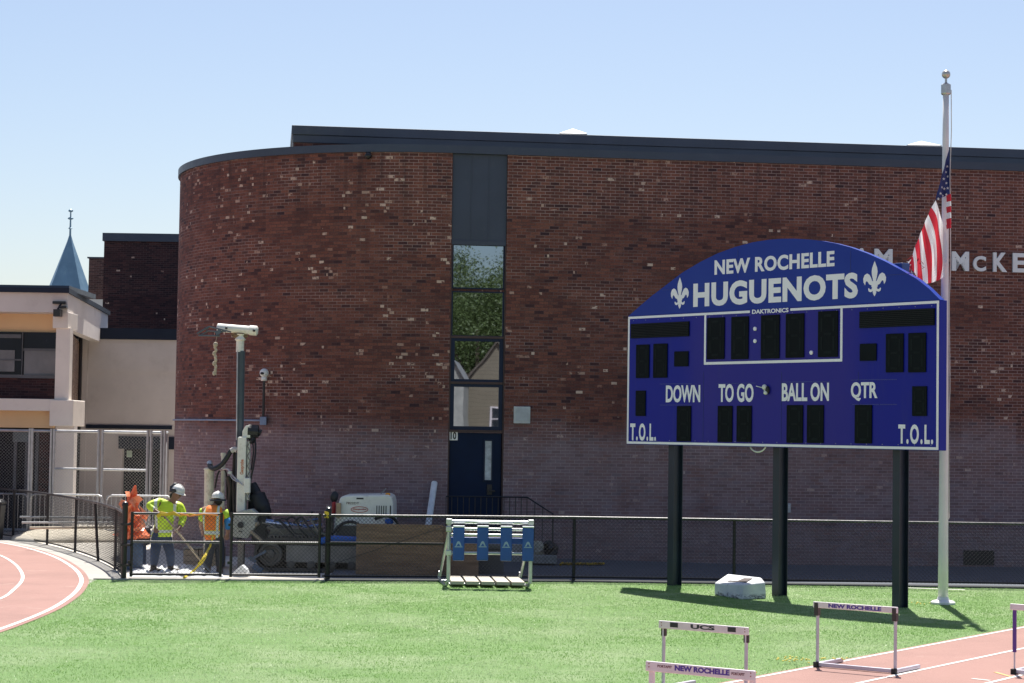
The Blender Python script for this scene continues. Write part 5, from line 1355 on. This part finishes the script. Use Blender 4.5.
# deck machinery
fb(262,356,541,549.5,39.4,41.0).build('deck_frame',M_rd,rig,.02)
fb(237,244,540,572,39.7,39.9).build('stabiliser_leg',paint('leg_grey',(.36,.32,.27),.6),rig,.015)
fb(251,267,512,545,39.6,40.4).build('pivot_housing',M_rd,rig,.03)
mb=MB(); mb.tube([A(266,521,39.3),A(292,524.5,39.3)],.05,12); mb.tube([A(292,524.5,39.3),A(318,527,39.3)],.03,10); mb.build('hydraulic_ram',M_cyl,rig)
mb=MB(); mb.tube([A(303,527,39.25),A(322,524.5,39.25)],.03,8); mb.tube([A(300,522,39.4),A(318,519,39.4)],.02,6); mb.build('hydraulic_ram',M_cyl,rig)
mb=fb(270,320,529,535,39.5,40.2); mb.build('side_beam',M_rg,rig,.01)
mb=fb(268,316,536,540.5,39.35,40.1); mb.build('side_beam',paint('beam_tan',(.24,.21,.15),.6),rig,.01)
rr=random.Random(12); mb=MB()
for i in range(16):
    px=264+rr.random()*56; py=519+rr.random()*20; mb.lump(A(px,py,39.55+rr.random()*.3),(.05+rr.random()*.08,.06,.03+rr.random()*.05),i,.35,8)
mb.build('valve_block',M_rg,rig)
for i in range(6):
    x=262+i*7.9; hose([(x,520+rr.random()*6,39.3),(x+8,517+rr.random()*8,39.25),(x+16,526+rr.random()*8,39.22),(x+24,532+rr.random()*6,39.25)],.012+rr.random()*.01,M_hose if i%5 else M_rg)
mb=MB(); mb.tube([A(312,513,39.6),A(309,520,39.6)],.012,5); mb.ball(A(312,512.5,39.6),.025,6); mb.tube([A(317,515,39.6),A(315,521,39.6)],.012,5); mb.build('control_lever',M_rd,rig)
mb=MB(); mb.tube(catmull([A(321,541,39.2),A(332,539,39.15),(A(345,539.5,39.15)),A(356,540,39.2)],6),.07,10); mb.build('blue_hose',M_blue,rig)
# crawler: each track with wheels
def track(y0,y1):
    pts=[]; L0=A(270,563,y0); R0=A(372,563,y0); r_=.32; zc=.36
    xl,xr_=L0.x,R0.x
    prof=[(xl+r_*math.cos(a),zc+r_*math.sin(a)) for a in [math.pi/2+math.pi*i/12 for i in range(13)]]+[(xr_+r_*math.cos(a),zc+r_*math.sin(a)) for a in [-math.pi/2+math.pi*i/12 for i in range(13)]]
    inn=[(x*1.0,z) for x,z in [(xl+(r_-.05)*math.cos(a),zc+(r_-.05)*math.sin(a)) for a in [math.pi/2+math.pi*i/12 for i in range(13)]]+[(xr_+(r_-.05)*math.cos(a),zc+(r_-.05)*math.sin(a)) for a in [-math.pi/2+math.pi*i/12 for i in range(13)]]]
    n=len(prof); mb=MB(); vs=[]
    for y in (y0,y1): vs+=[(x,y,z) for x,z in prof]
    for y in (y0,y1): vs+=[(x,y,z) for x,z in inn]
    fs=[]
    for i in range(n):
        j=(i+1)%n; fs+=[(i,j,n+j,n+i),(2*n+i,3*n+i,3*n+j,2*n+j),(i,2*n+i,2*n+j,j),(n+i,n+j,3*n+j,3*n+i)]
    mb.add(vs,fs)
    N=30
    for i in range(N):
        f=i/(N-1); x=xl+(xr_-xl)*f; mb.bx(x-.02,x+.02,y0,y1,zc+r_+.001,zc+r_+.03); mb.bx(x-.02,x+.02,y0,y1,.012,zc-r_-.001)
    tr=mb.build('crawler_track',paint('track_rubber',(.06,.056,.052),.8,0,.25,6),rig)
    for x,rw in ((xl,.23),(xr_,.23)):
        m_=MB(); ax=(Vector((1,0,0)),UPV,Vector((0,-1,0))); m_.lathe([(rw,-.25),(rw,.0),(rw*.75,.02),(rw*.7,-.02),(rw*.4,-.02),(rw*.36,.05),(rw*.15,.06)],(x,y0+.03,zc),20,ax); m_.build('drive_wheel',paint('wheel_grey',(.10,.095,.085),.75,0,.2,8),tr)
    for i in range(4):
        x=xl+(xr_-xl)*(i+1)/5; m_=MB(); m_.lathe([(.085,-.2),(.085,0),(.05,.02)],(x,y0+.05,.15),12,(Vector((1,0,0)),UPV,Vector((0,-1,0)))); m_.build('roller',MATS['wheel_grey'],tr)
    m_=MB(); m_.bx(xl+.3,xr_-.3,y0+.06,y1-.05,.20,.54); m_.build('side_frame',paint('frame_pale_grey',(.25,.235,.21),.7,0,.2,3),tr,.02)
track(39.15,39.55); track(40.75,41.15)
fb(262,380,549,562,39.56,40.74).build('chassis',M_rd,rig,.02)
mb=MB(); mb.bar(A(250,560,39.1),A(266,551,39.1),.05,.05); mb.bar(A(249,557,39.1),A(256,562,39.1),.08,.06); mb.bar(A(253,566,39.0),A(262,571,39.0),.14,.1); mb.build('blade_arm',paint('arm_blue_grey',(.09,.13,.19),.5),rig)
# engine hood
hp=[(333,540),(334.5,520),(337.5,506),(340.5,497),(345,495.5),(388,494.8),(392,497),(393.3,503),(393.5,540)]
Yh=39.45; p=[A(px,py,Yh) for px,py in hp]
mb=MB(); mb.prism([(q.x,q.z) for q in p],(0,Yh,0),Vector((1,0,0)),UPV,Vector((0,1,0)),1.2); hood=mb.build('engine_hood',paint('hood_cream',(.76,.76,.70),.38,0,.05,1.5,dirt=((.33,.30,.24),.35,5)),rig,.04,seg=3)
mb=MB()
for i in range(5): x=A(376.8+i*2.3,512,Yh).x; zc=A(380,510,Yh).z; mb.bx(x-.009,x+.009,Yh-.006,Yh-.001,zc-.085,zc+.085)
x=A(390.5,505,Yh).x; mb.bx(x-.012,x+.012,Yh-.006,Yh-.001,zc-.1,zc+.09)
q=A(360,498.5,Yh); mb.bx(q.x-.07,q.x+.07,Yh-.006,Yh-.001,q.z-.015,q.z+.015); mb.build('hood_vent',M_rd,hood)
q=A(359.5,509.5,Yh-.004); mb=MB(); mb.tube([q+Vector((.165*math.cos(a),0,.055*math.sin(a))) for a in [2*math.pi*i/28 for i in range(29)]],.007,5,False); mb.build('oval_badge',paint('badge_red',(.42,.07,.06),.5),hood)
mb=MB(); text_into(mb,'Geoprobe',(-.13,.13,-.022,.026),q,Vector((1,0,0)),UPV,Vector((0,-1,0)),.003,.02); mb.build('badge_lettering',MATS['badge_red'],hood)
mb=MB(); q=A(352.5,503.3,Yh-.001); text_into(mb,'7822DT',(-.13,.13,-.02,.025),q,Vector((1,0,0)),UPV,Vector((0,-1,0)),.003,.02); mb.build('model_lettering',paint('badge_dark',(.10,.06,.06),.5),hood)
mb=MB(); q=A(387.8,496,Yh+.15); mb.lathe([(.05,-.01),(.05,.04),(.035,.06)],q,12); mb.build('beacon',paint('amber_beacon',(.80,.32,.02),.25),hood)
mb=MB(); mb.bar(A(381,493.5,Yh+.5),A(386,488.5,Yh+.5),.12,.02); mb.build('exhaust_flap',paint('flap_grey',(.22,.22,.22),.5),hood)
fb(331.5,335.5,502,514,39.5,39.7).build('fire_extinguisher',paint('extinguisher_red',(.35,.02,.025),.35),rig,.03)
mb=MB(); mb.lump(A(334.5,497,39.8),(.07,.07,.11),7,.3,12); mb.build('filter_canister',M_rd,rig,smooth=True)
fb(336,341,503,518,39.36,39.44).build('gauge_panel',paint('gauge_tan',(.42,.30,.18),.5),rig,.01)
mb=MB(); mb.tube([A(329,515,39.35),A(329,506,39.35)],.05,12); mb.build('can',M_galv,rig)
hose([(333,533,39.3),(342,524,39.3),(353,522,39.3),(362,527,39.3)],.03,M_hose); hose([(375,519,39.35),(385,516,39.3),(393,518,39.3),(398,524,39.35)],.03,M_hose)
fb(336,372,526,538,39.38,39.449).build('service_panel',paint('service_dark',(.05,.05,.05),.6),rig,.01)
fb(330,333.5,516,560,39.35,39.42).build('rear_bracket',M_rd,rig,.01)
q=A(389,521.5,39.36); mb=MB(); mb.ball(q,(.09,.06,.06),10); mb.build('blue_strap',M_blue,rig)
# ------------------------------------------------------------------ people
def skin(name, joints, edges, mat, parent, levels=2, root=0):
    """one continuous surface grown over a joint graph; joints = [(Vector, rx, ry)]"""
    off = WL[parent]
    me = bpy.data.meshes.new(name); me.from_pydata([tuple(j[0]-off) for j in joints], edges, []); me.materials.append(mat)
    o = bpy.data.objects.new(name, me); C.objects.link(o); o.parent = parent; WL[o] = off.copy()
    o.modifiers.new('skin','SKIN').use_smooth_shade = True
    sv = me.skin_vertices[0].data
    for i,j in enumerate(joints): sv[i].radius = (j[1], j[2]); sv[i].use_root = (i == root)
    s = o.modifiers.new('subsurf','SUBSURF'); s.levels = levels; s.render_levels = levels
    # freeze to a plain mesh
    bpy.context.view_layer.update()
    ev = o.evaluated_get(bpy.context.evaluated_depsgraph_get()); nm = bpy.data.meshes.new_from_object(ev)
    o.modifiers.clear(); o.data = nm
    if not nm.materials: nm.materials.append(mat)
    nm.polygons.foreach_set('use_smooth',[True]*len(nm.polygons))
    bpy.data.meshes.remove(me); nm.name = name
    return o
M_skin1 = paint('brown_skin',(.20,.10,.065),.55,0,.1,8); M_skin2 = paint('tan_skin',(.33,.18,.12),.55,0,.1,8)
def vest_mat(name, base, bands, vert, trim=None):
    """cloth with sewn reflective tape: horizontal bands (z) and vertical tapes (x) in the wearer's own coordinates"""
    k = NT(name); co = k.coord(); s = k.sep(co)
    c = k.mix(k.smooth(k.noise(co,7,4,.6),.3,.7), tuple(x*.82 for x in base), base)
    m_ = None; edge_ = None
    for ax, cen, w_ in [(2,*b) for b in bands]+[(0,*b) for b in vert]:
        d = k.math('ABSOLUTE', k.math('SUBTRACT', s[ax], cen))
        t = k.math('LESS_THAN', d, w_); e = k.math('LESS_THAN', d, w_*1.5)
        m_ = t if m_ is None else k.math('MAXIMUM', m_, t); edge_ = e if edge_ is None else k.math('MAXIMUM', edge_, e)
    if trim: c = k.mix(edge_, c, trim)
    c = k.mix(m_, c, (.62,.64,.60))
    k.bsdf(c, .6, 0, k.bump(k.noise(co,18,3,.6),.5,.02)); return k.m
M_denim = paint('dark_denim',(.03,.048,.095),.85,0,.2,8,.4,30); M_boot = paint('brown_boot',(.06,.04,.03),.7)
M_glove = paint('grey_glove',(.09,.09,.10),.8)

def hand(joints, edges, wi, d, side, grip):
    """palm, four unequal bent fingers and a thumb, added to the joint graph at wrist index wi"""
    w_ = joints[wi][0]; d = d.normalized(); s = side.normalized(); g = grip.normalized()
    palm = len(joints); joints.append((w_+d*.055,.040,.024)); edges.append((wi,palm))
    for k_,(off,ln) in enumerate(((-.030,.062),(-.010,.072),(.010,.068),(.030,.052))):
        a = len(joints); joints.append((w_+d*.095+s*off,.0115,.0115)); joints.append((w_+d*(.095+ln*.45)+s*off+g*ln*.30,.0105,.0105)); joints.append((w_+d*(.095+ln*.35)+s*off+g*ln*.85,.009,.009))
        edges += [(palm,a),(a,a+1),(a+1,a+2)]
    a = len(joints); joints.append((w_+d*.05-s*.045+g*.015,.013,.013)); joints.append((w_+d*.085-s*.055+g*.04,.011,.011)); edges += [(palm,a),(a,a+1)]

def helmet(parent, c, up_, fwd, r, mat):
    up_ = up_.normalized(); rt = fwd.cross(up_).normalized(); fw = up_.cross(rt).normalized()
    prof = [(r*1.0,0),(r*1.02,r*.25),(r*.96,r*.55),(r*.78,r*.85),(r*.45,r*1.05),(r*.12,r*1.12)]
    mb = MB(); mb.lathe(prof, c, 18, (rt,fw,up_), .9, 1.1)
    h = mb.build('hard_hat', mat, parent, smooth=True)
    mb = MB(); mb.lathe([(r*1.0,-.006),(r*1.14,-.010),(r*1.14,.0),(r*1.0,.012)], c+fw*(r*.10), 18, (rt,fw,up_), .9, 1.16); mb.build('brim', mat, h)
    mb = MB(); mb.tube([c+fw*(-r*1.0)+up_*(r*.45)]+[c+fw*(math.cos(a)*-r*1.1)+up_*(r*.25+math.sin(a)*r*.92) for a in [math.pi*i/10 for i in range(1,10)]], .011, 6); mb.build('crest', mat, h)
    return h, rt, fw, up_
def face(parent, hc, fw, rt, up_, skinm):
    mb = MB()
    for s in (-1,1): mb.ball(hc+fw*.088+rt*(s*.032)+up_*.012,(.011,.011,.009),8)
    mb.build('eye', paint('eye_dark',(.02,.015,.012),.3), parent)

# --- worker in yellow-green, bending over a shovel
Yw = 38.5
W_ = lambda px,py,d=0.0: at(px,py,Yw+d)
w1 = thing('person','worker in a lime yellow hi-vis shirt and white hard hat, holding a shovel','person',(W_(162,572).x,Yw,0))
J = []; E = []
def J_(p,rx,ry=None): J.append((p,rx,ry or rx)); return len(J)-1
pel = J_(W_(161,534),.15,.115); wst = J_(W_(163.5,524,-.03),.135,.11); chs = J_(W_(167,511,-.05),.165,.125); nb = J_(W_(171.5,501.5,-.07),.075); nk = J_(W_(174,498.5,-.09),.055); hd_ = J_(W_(176.3,494.8,-.11),.085,.095); ht = J_(W_(177.2,489.5,-.11),.075,.08); chin = J_(W_(179.3,498.6,-.13),.05,.045)
E += [(pel,wst),(wst,chs),(chs,nb),(nb,nk),(nk,hd_),(hd_,ht),(hd_,chin)]
nose = J_(W_(181.0,495.6,-.13),.016); E.append((hd_,nose))
shR = J_(W_(158.5,503,-.16),.075); elR = J_(W_(147.8,506,-.28),.053); wrR = J_(W_(158.5,513,-.36),.036); E += [(chs,shR),(shR,elR),(elR,wrR)]
hand(J,E,wrR,W_(164,516,-.36)-W_(158.5,513,-.36),Vector((0,1,0)),Vector((.3,.2,-1)))
shL = J_(W_(180.5,506,.10),.075); elL = J_(W_(183.5,520,.02),.052); wrL = J_(W_(178.5,529,-.20),.036); E += [(chs,shL),(shL,elL),(elL,wrL)]
hand(J,E,wrL,W_(175.5,532,-.28)-W_(178.5,529,-.20),Vector((0,1,0)),Vector((-.6,-.2,-.6)))
for hx,kx,ax,dd in ((156.5,155,153.5,-.05),(167,170.5,170.5,.08)):
    h_ = J_(W_(hx,538,dd),.10); k_ = J_(W_(kx,554,dd-.06),.068); a_ = J_(W_(ax,568,dd),.046); f_ = J_(W_(ax+3.5,571.5,dd-.05),.04,.035); E += [(pel,h_),(h_,k_),(k_,a_),(a_,f_)]
skin('body',J,E,M_skin1,w1)
up_ = (J[ht][0]-J[nk][0]); fw = Vector((.86,-.42,-.45))
ux = W_(163,520).x - WL[w1].x
M_v1 = vest_mat('lime_hi_vis',(.60,.80,.04),[(W_(163,531).z,.026)],[(ux-.10,.028),(ux+.24,.024)])
j2=[]; e2=[]
def add2(p,rx,ry=None): j2.append((p,rx,ry or rx)); return len(j2)-1
z_=add2(W_(161,539,.02),.12,.10); a=add2(W_(161.8,532.5),.17,.14); e2+=[(z_,a)]; b=add2(W_(163.5,524,-.03),.18,.15); c=add2(W_(167,511,-.05),.20,.155); d=add2(W_(170.8,503,-.07),.10,.10); e2+=[(a,b),(b,c),(c,d)]
s1=add2(W_(158.5,503,-.16),.118); s2_=add2(W_(148,505.8,-.28),.078); s3=add2(W_(155,510.5,-.34),.06); e2+=[(c,s1),(s1,s2_),(s2_,s3)]
t1=add2(W_(180.5,506,.10),.115); t2=add2(W_(183.3,519,.02),.078); t3=add2(W_(180,526.5,-.14),.06); e2+=[(c,t1),(t1,t2),(t2,t3)]
shirt=skin('hi_vis_shirt',j2,e2,M_v1,w1,2,3)
mb=MB(); mb.lathe([(.150,.34),(.178,.26),(.186,.16),(.190,.06),(.196,.0),(.188,.004),(.17,.2)],W_(161.3,536.5),18,(Vector((1,0,0)),Vector((0,1,0)),Vector((.20,-.05,1))),1.0,.84)
mb.build('hem',M_v1,w1,smooth=True)
def trousers(parent,pel_,legs,mat):
    j=[];e=[]; j.append((pel_[0],pel_[1],pel_[2])); j.append((pel_[0]+Vector((0,0,.16)),pel_[1]*.93,pel_[2]*.95)); e.append((0,1))
    for leg in legs:
        prev=0
        for p,r_ in leg: j.append((p,r_,r_)); e.append((prev,len(j)-1)); prev=len(j)-1
    skin('trousers',j,e,mat,parent)
trousers(w1,(W_(161,535),.178,.14),[[(W_(156.5,541,-.05),.125),(W_(155,554,-.10),.095),(W_(153.7,566,-.05),.078)],[(W_(167,541,.08),.125),(W_(170.5,554,.03),.095),(W_(170.6,567,.08),.078)]],M_denim)
for i,(px,py,dd) in enumerate(((153.5,570.8,-.05),(170.5,571.2,.08))):
    q=W_(px,py,dd); q.z=.0; mb=MB(); mb.ball(q+Vector((.06,-.03,.05)),(.15,.06,.055),10); mb.tube([q+Vector((0,0,.03)),q+Vector((0,0,.17))],.062,10); mb.build('boot',M_boot,w1,smooth=True)
h,rt,fw2,up2=helmet(w1,W_(177.0,492.2,-.11),Vector((.30,-.05,.95)),Vector((.9,-.40,-.2)),.135,paint('helmet_white',(.74,.72,.68),.35))
mb=MB(); c=W_(175.2,484.4,-.11); mb.lump(c,(.05,.05,.035),2,.2,10); mb.tube([W_(170.5,492,-.2),W_(171.3,486.5,-.17),W_(174,484.5,-.14)],.026,8); mb.lump(W_(173,490.5,-.25),(.055,.03,.05),3,.2,10); mb.build('ear_muff',paint('muff_black',(.025,.025,.03),.5),h)
face(w1,W_(176.6,494.8,-.11),fw2,rt,up2,M_skin1)
mb=MB(); c=W_(174.3,496.5,-.10); mb.lump(c+Vector((-.03,.05,.0)),(.07,.07,.075),3,.12,12); mb.build('hair',paint('hair_black',(.015,.012,.011),.7),w1,smooth=True)
# shovel held by the worker
sh=thing('shovel','long-handled shovel held slanting down by the worker in lime yellow','shovel',W_(180,545,-.38))
p0=W_(161.5,512.5,-.36); p1=W_(202.5,562.5,-.30); p1.z=max(p1.z,.10)
mb=MB(); mb.tube([p0,p1],.02,8); mb.build('shaft',paint('shaft_wood',(.42,.33,.22),.6),sh)
dr=(p1-p0).normalized(); mb=MB(); X_=Vector((0,1,0)); 
mb.add([p1+X_*.02,p1-X_*.02,p1+dr*.05-X_*.10,p1+dr*.05+X_*.10,p1+dr*.22-X_*.09+Vector((0,0,.02)),p1+dr*.22+X_*.09+Vector((0,0,.02)),p1+dr*.05+Vector((0,0,-.02)),p1+dr*.22+Vector((0,0,-.015)),p1+dr*.28],[(0,1,6),(1,2,6),(0,6,3),(2,4,7,6),(6,7,5,3),(4,8,7),(7,8,5)])
o=mb.build('blade',M_galv,sh); sd_=o.modifiers.new('thickness','SOLIDIFY'); sd_.thickness=.006
# --- worker in orange, seen from behind
w2 = thing('person','worker in an orange hi-vis vest, seen from behind, beside the drilling rig','person',(W_(214,573).x,Yw,0))
J=[];E=[]
pel=J_(W_(214.5,538,.0),.15,.115); wst=J_(W_(213,529,.02),.14,.11); chs=J_(W_(212.5,515,.10),.155,.115); nb=J_(W_(215,506.5,.17),.075); nk=J_(W_(216.5,504,.2),.056); hd_=J_(W_(217.8,500.8,.24),.085,.09); ht=J_(W_(217.8,496,.24),.075)
chin=J_(W_(217.8,503.5,.33),.05); E+=[(pel,wst),(wst,chs),(chs,nb),(nb,nk),(nk,hd_),(hd_,ht),(hd_,chin)]
nose=J_(W_(217.8,501,.345),.016); E.append((hd_,nose))
sL=J_(W_(204,510,.12),.075); eL=J_(W_(201,524,.25),.052); wL=J_(W_(203,533,.42),.036); E+=[(chs,sL),(sL,eL),(eL,wL)]
hand(J,E,wL,Vector((.2,.7,-.3)),Vector((1,0,0)),Vector((.2,.2,-1)))
sR=J_(W_(223.5,511,.10),.075); eR=J_(W_(228,524,.14),.052); wR=J_(W_(227.6,534,.30),.038); E+=[(chs,sR),(sR,eR),(eR,wR)]
hand(J,E,wR,Vector((-.1,.6,-.5)),Vector((1,0,0)),Vector((-.3,.2,-1)))
for hx,kx,ax,dd in ((210.5,208.5,207.5,-.02),(219,220,219.5,.06)):
    h_=J_(W_(hx,541,dd),.10); k_=J_(W_(kx,556,dd+.03),.068); a_=J_(W_(ax,569,dd),.046); f_=J_(W_(ax,572,dd+.12),.04,.035); E+=[(pel,h_),(h_,k_),(k_,a_),(a_,f_)]
skin('body',J,E,M_skin2,w2)
ox=W_(213,520).x-WL[w2].x
M_v2=vest_mat('orange_hi_vis',(.95,.23,.02),[(W_(213,532.5).z,.03)],[(ox-.17,.018),(ox+.10,.02)],(.58,.62,.06))
M_lime=paint('lime_sleeve',(.45,.65,.04),.7,0,.12,6); M_bs=paint('blue_sleeve',(.03,.22,.55),.6)
j2=[];e2=[]
z_=add2(W_(214.3,543.5),.175,.15); a=add2(W_(213.8,536),.19,.155); b=add2(W_(213,526,.02),.205,.155); c=add2(W_(212.8,514,.10),.225,.17); d=add2(W_(215.3,505.5,.17),.125,.11); e2+=[(z_,a),(a,b),(b,c),(c,d)]
v1=add2(W_(203.6,510.5,.12),.105); v2=add2(W_(223.8,511.5,.10),.105); e2+=[(c,v1),(c,v2)]
skin('hi_vis_vest',j2,e2,M_v2,w2,2,3)
for pts_,r_ in (([(W_(204,510,.12),.085),(W_(201.6,520,.2),.07)],0),([(W_(223.5,511,.10),.09),(W_(226.4,518,.12),.072)],0)):
    mb=MB(); mb.tube([p for p,_ in pts_],[q for _,q in pts_],12); mb.build('sleeve',M_lime,w2,smooth=True)
mb=MB(); mb.tube([W_(226.2,517.5,.12),W_(228,524,.14),W_(227.9,528,.2)],[.068,.066,.055],12); mb.build('arm_guard',M_bs,w2,smooth=True)
trousers(w2,(W_(214.5,540),.178,.14),[[(W_(210.5,544,-.02),.12),(W_(208.5,556,.02),.095),(W_(207.7,568,-.02),.08)],[(W_(219,544,.06),.12),(W_(220,556,.09),.095),(W_(219.7,568,.06),.08)]],paint('black_trousers',(.025,.03,.04),.85,0,.2,8,.4,30))
for px,dd in ((207.5,-.02),(219.5,.06)):
    q=W_(px,572,dd); q.z=0; mb=MB(); mb.ball(q+Vector((0,.07,.05)),(.06,.15,.055),10); mb.tube([q+Vector((0,0,.03)),q+Vector((0,0,.17))],.062,10); mb.build('boot',M_boot,w2,smooth=True)
h,rt,fw2,up2=helmet(w2,W_(217.8,499.2,.24),Vector((.03,.25,.96)),Vector((.05,1,-.2)),.135,MATS['helmet_white'])
face(w2,W_(217.8,501,.24),fw2,rt,up2,M_skin2)
mb=MB(); mb.lump(W_(218.2,502.0,.17),(.085,.06,.065),5,.12,12); mb.build('hair',MATS['hair_black'],w2,smooth=True)
mb=MB(); q=W_(217.8,500.6,.24); mb.tube([q+Vector((.145*math.cos(a),.155*math.sin(a),.012)) for a in [2*math.pi*i/20 for i in range(21)]],.02,6,False); mb.build('sweat_band',paint('band_navy',(.03,.035,.05),.7),h)
# yellow hose from the worker's side to the ground
hs=thing('yellow_hose','bright yellow hose hanging from the orange worker\'s side down to the ground by the gate','hose',W_(195,575,-.6))
mb=MB(); q=[W_(213,536,-.2),W_(210.5,545,-.25),W_(207,552,-.4),W_(203.5,559,-.55),(W_(197,567,-.6)),(W_(190,574.5,-.75)),gnd(184,580.2)+UPV*.05]
mb.tube(catmull(q,6),[.018]*6+[.022]*9+[.036]*8+[.024]*14,8); mb.build('tube',paint('hose_yellow',(.70,.52,.03),.5),hs)

# ------------------------------------------------------------------ across the field: what the windows mirror
def mirror(px,py,D):
    """point seen in the glazing: D metres out from the wall along the reflected ray"""
    p=wp(px,py); d=ray(px,py).normalized(); r_=d-WN*(2*d.dot(WN)); return p+r_*(D/-r_.y)
def leaf_mat():
    k=NT('tree_leaves'); co=k.coord(); c=k.mix(k.noise(co,1.1,3,.6),(.05,.085,.03),(.15,.19,.06)); k.bsdf(c,.5)
    tr=k.n.new('ShaderNodeBsdfTranslucent'); k.put(tr.inputs[0],c); mx=k.n.new('ShaderNodeMixShader'); mx.inputs[0].default_value=.3
    k.link(k.b.outputs[0],mx.inputs[1]); k.link(tr.outputs[0],mx.inputs[2]); k.link(mx.outputs[0],k.out.inputs[0]); return k.m
M_leaf=leaf_mat(); M_bark=paint('bark',(.07,.05,.035),.9,0,.3,4,.6,12)
def tree(x,y,h,w_,seed,lab):
    t=thing('leafy_tree',lab,'tree',(x,y,0),'trees across the field'); rr=random.Random(seed)
    mb=MB(); mb.tube([(x,y,-.2),(x+.1,y,h*.3),(x,y+.1,h*.6),(x,y,h*.85)],[.28,.2,.13,.05],9)
    cl=[]
    for i in range(60):
        a=rr.uniform(0,6.28); f=rr.random(); z=h*(.22+.74*f); rd=w_*(.25+.75*math.sin(math.pi*min(1,.25+.75*(1-f))))*.55*rr.uniform(.4,1)
        c=Vector((x+rd*math.cos(a),y+rd*math.sin(a),z)); cl.append((c,w_*rr.uniform(.16,.30)))
        if i<12: mb.tube([(x,y,z*.6),(c+Vector((x,y,z*.6)))/2+Vector((0,0,.1)),c],[.08,.05,.02],5)
    mb.build('trunk',M_bark,t)
    L=MB(); vs=[];fs=[]
    for c,r_ in cl:
        for i in range(520):
            v=Vector((rr.gauss(0,1),rr.gauss(0,1),rr.gauss(0,.8))); v=v.normalized()*r_*rr.uniform(.35,1.1)
            p=c+v; u_=Vector((rr.gauss(0,1),rr.gauss(0,1),rr.gauss(0,.6))).normalized(); q_=u_.cross(Vector((rr.gauss(0,1),rr.gauss(0,1),rr.gauss(0,1)))).normalized(); s_=rr.uniform(.05,.09)
            b=len(vs); vs+=[p-u_*s_,p+q_*s_*.6,p+u_*s_,p-q_*s_*.6]; fs.append((b,b+1,b+2,b+3))
    L.add(vs,fs); L.build('crown',M_leaf,t)
m1=mirror(462,275,66); m2=mirror(495,270,70); m3=mirror(478,300,60); m4=mirror(440,280,68); m5=mirror(520,280,64)
for (p,h,w_,sd2,lab) in ((m1,11.3,5.5,1,'bushy green tree mirrored in the left half of the upper window panes'),(m2,13.0,5.0,2,'taller green tree mirrored in the right half of the top window pane'),(m3,9.6,5.2,3,'lighter green tree mirrored in the second window pane, nearest the school'),(m4,11.5,6,4,'green tree across the field beyond the left of the mirrored ones'),(m5,11.0,6,5,'green tree across the field beyond the right of the mirrored ones')):
    tree(p.x,p.y,h,w_*1.35,sd2,lab)
def house(xc,y,wd,he,hr,wall,roofm,lab,dp=8,rot=16,wins=True):
    t=thing('gabled_house',lab,'house',(xc,y,0),'houses across the field')
    x0,x1=xc-wd/2,xc+wd/2
    mb=MB(); mb.add([(x0,y,0),(x1,y,0),(x1,y,he),(xc,y,hr),(x0,y,he),(x0,y-dp,0),(x1,y-dp,0),(x1,y-dp,he),(xc,y-dp,hr),(x0,y-dp,he)],[(0,1,2,3,4),(9,8,7,6,5),(1,0,5,6),(2,1,6,7),(0,4,9,5)]); mb.build('wall',wall,t)
    mb=MB(); sl_=(hr-he)/(wd/2); o_=.2 if wd>2 else .06
    for s in (-1,1):
        xe=xc+s*(wd/2+o_); ze=he-sl_*o_
        vs=[(xc,y+.12,hr+.03),(xe,y+.12,ze+.03),(xe,y-dp-.35,ze+.03),(xc,y-dp-.35,hr+.03)]; vs+=[(a,b,c+(.16 if wd>2 else .05)) for a,b,c in vs]
        mb.add(vs,[(0,1,2,3),(7,6,5,4),(0,4,5,1),(1,5,6,2),(2,6,7,3),(3,7,4,0)])
    mb.build('roof',roofm,t)
    for fx,fz in (((-.25,.42),(.2,.42),(0.02,.78)) if wins else ()):
        wx=xc+wd*fx; wz=he*fz if fz<.7 else he+.1; m_=MB(); m_.bx(wx-.5,wx+.5,y+.01,y+.06,wz,wz+1.2); wi=m_.build('window',M_hw,t)
        m_=MB(); m_.bx(wx-.42,wx+.42,y+.061,y+.07,wz+.08,wz+.57); m_.bx(wx-.42,wx+.42,y+.061,y+.07,wz+.63,wz+1.12); m_.build('pane',M_glass2,wi)
    t.rotation_euler=(0,0,R(rot))
def siding_mat():
    k=NT('tan_clapboard'); co=k.coord(); f=k.math('FRACT',k.math('MULTIPLY',k.sep(co)[2],5.5)); ln=k.smooth(f,.0,.16)
    c=k.mix(k.noise(co,1.5,4,.6),(.19,.155,.115),(.30,.25,.19)); c=k.mix(ln,(.11,.09,.07),c); k.bsdf(c,.8,0,k.bump(f,.5,.03)); return k.m
hp_=mirror(499,343,50)
house(hp_.x,hp_.y,7.0,mirror(499,343,50).z-4.3,mirror(499,343,50).z,siding_mat(),paint('brown_shingle',(.12,.095,.08),.85,0,.2,3),'tan gabled house mirrored in the lower window panes')
hp2=mirror(454,361,46)
house(hp2.x,hp2.y,1.0,hp2.z-.8,hp2.z,paint('pale_siding',(.36,.35,.33),.7),paint('grey_shingle',(.22,.22,.23),.85),'small pale gabled outbuilding mirrored low in the third window pane',4,16,False)
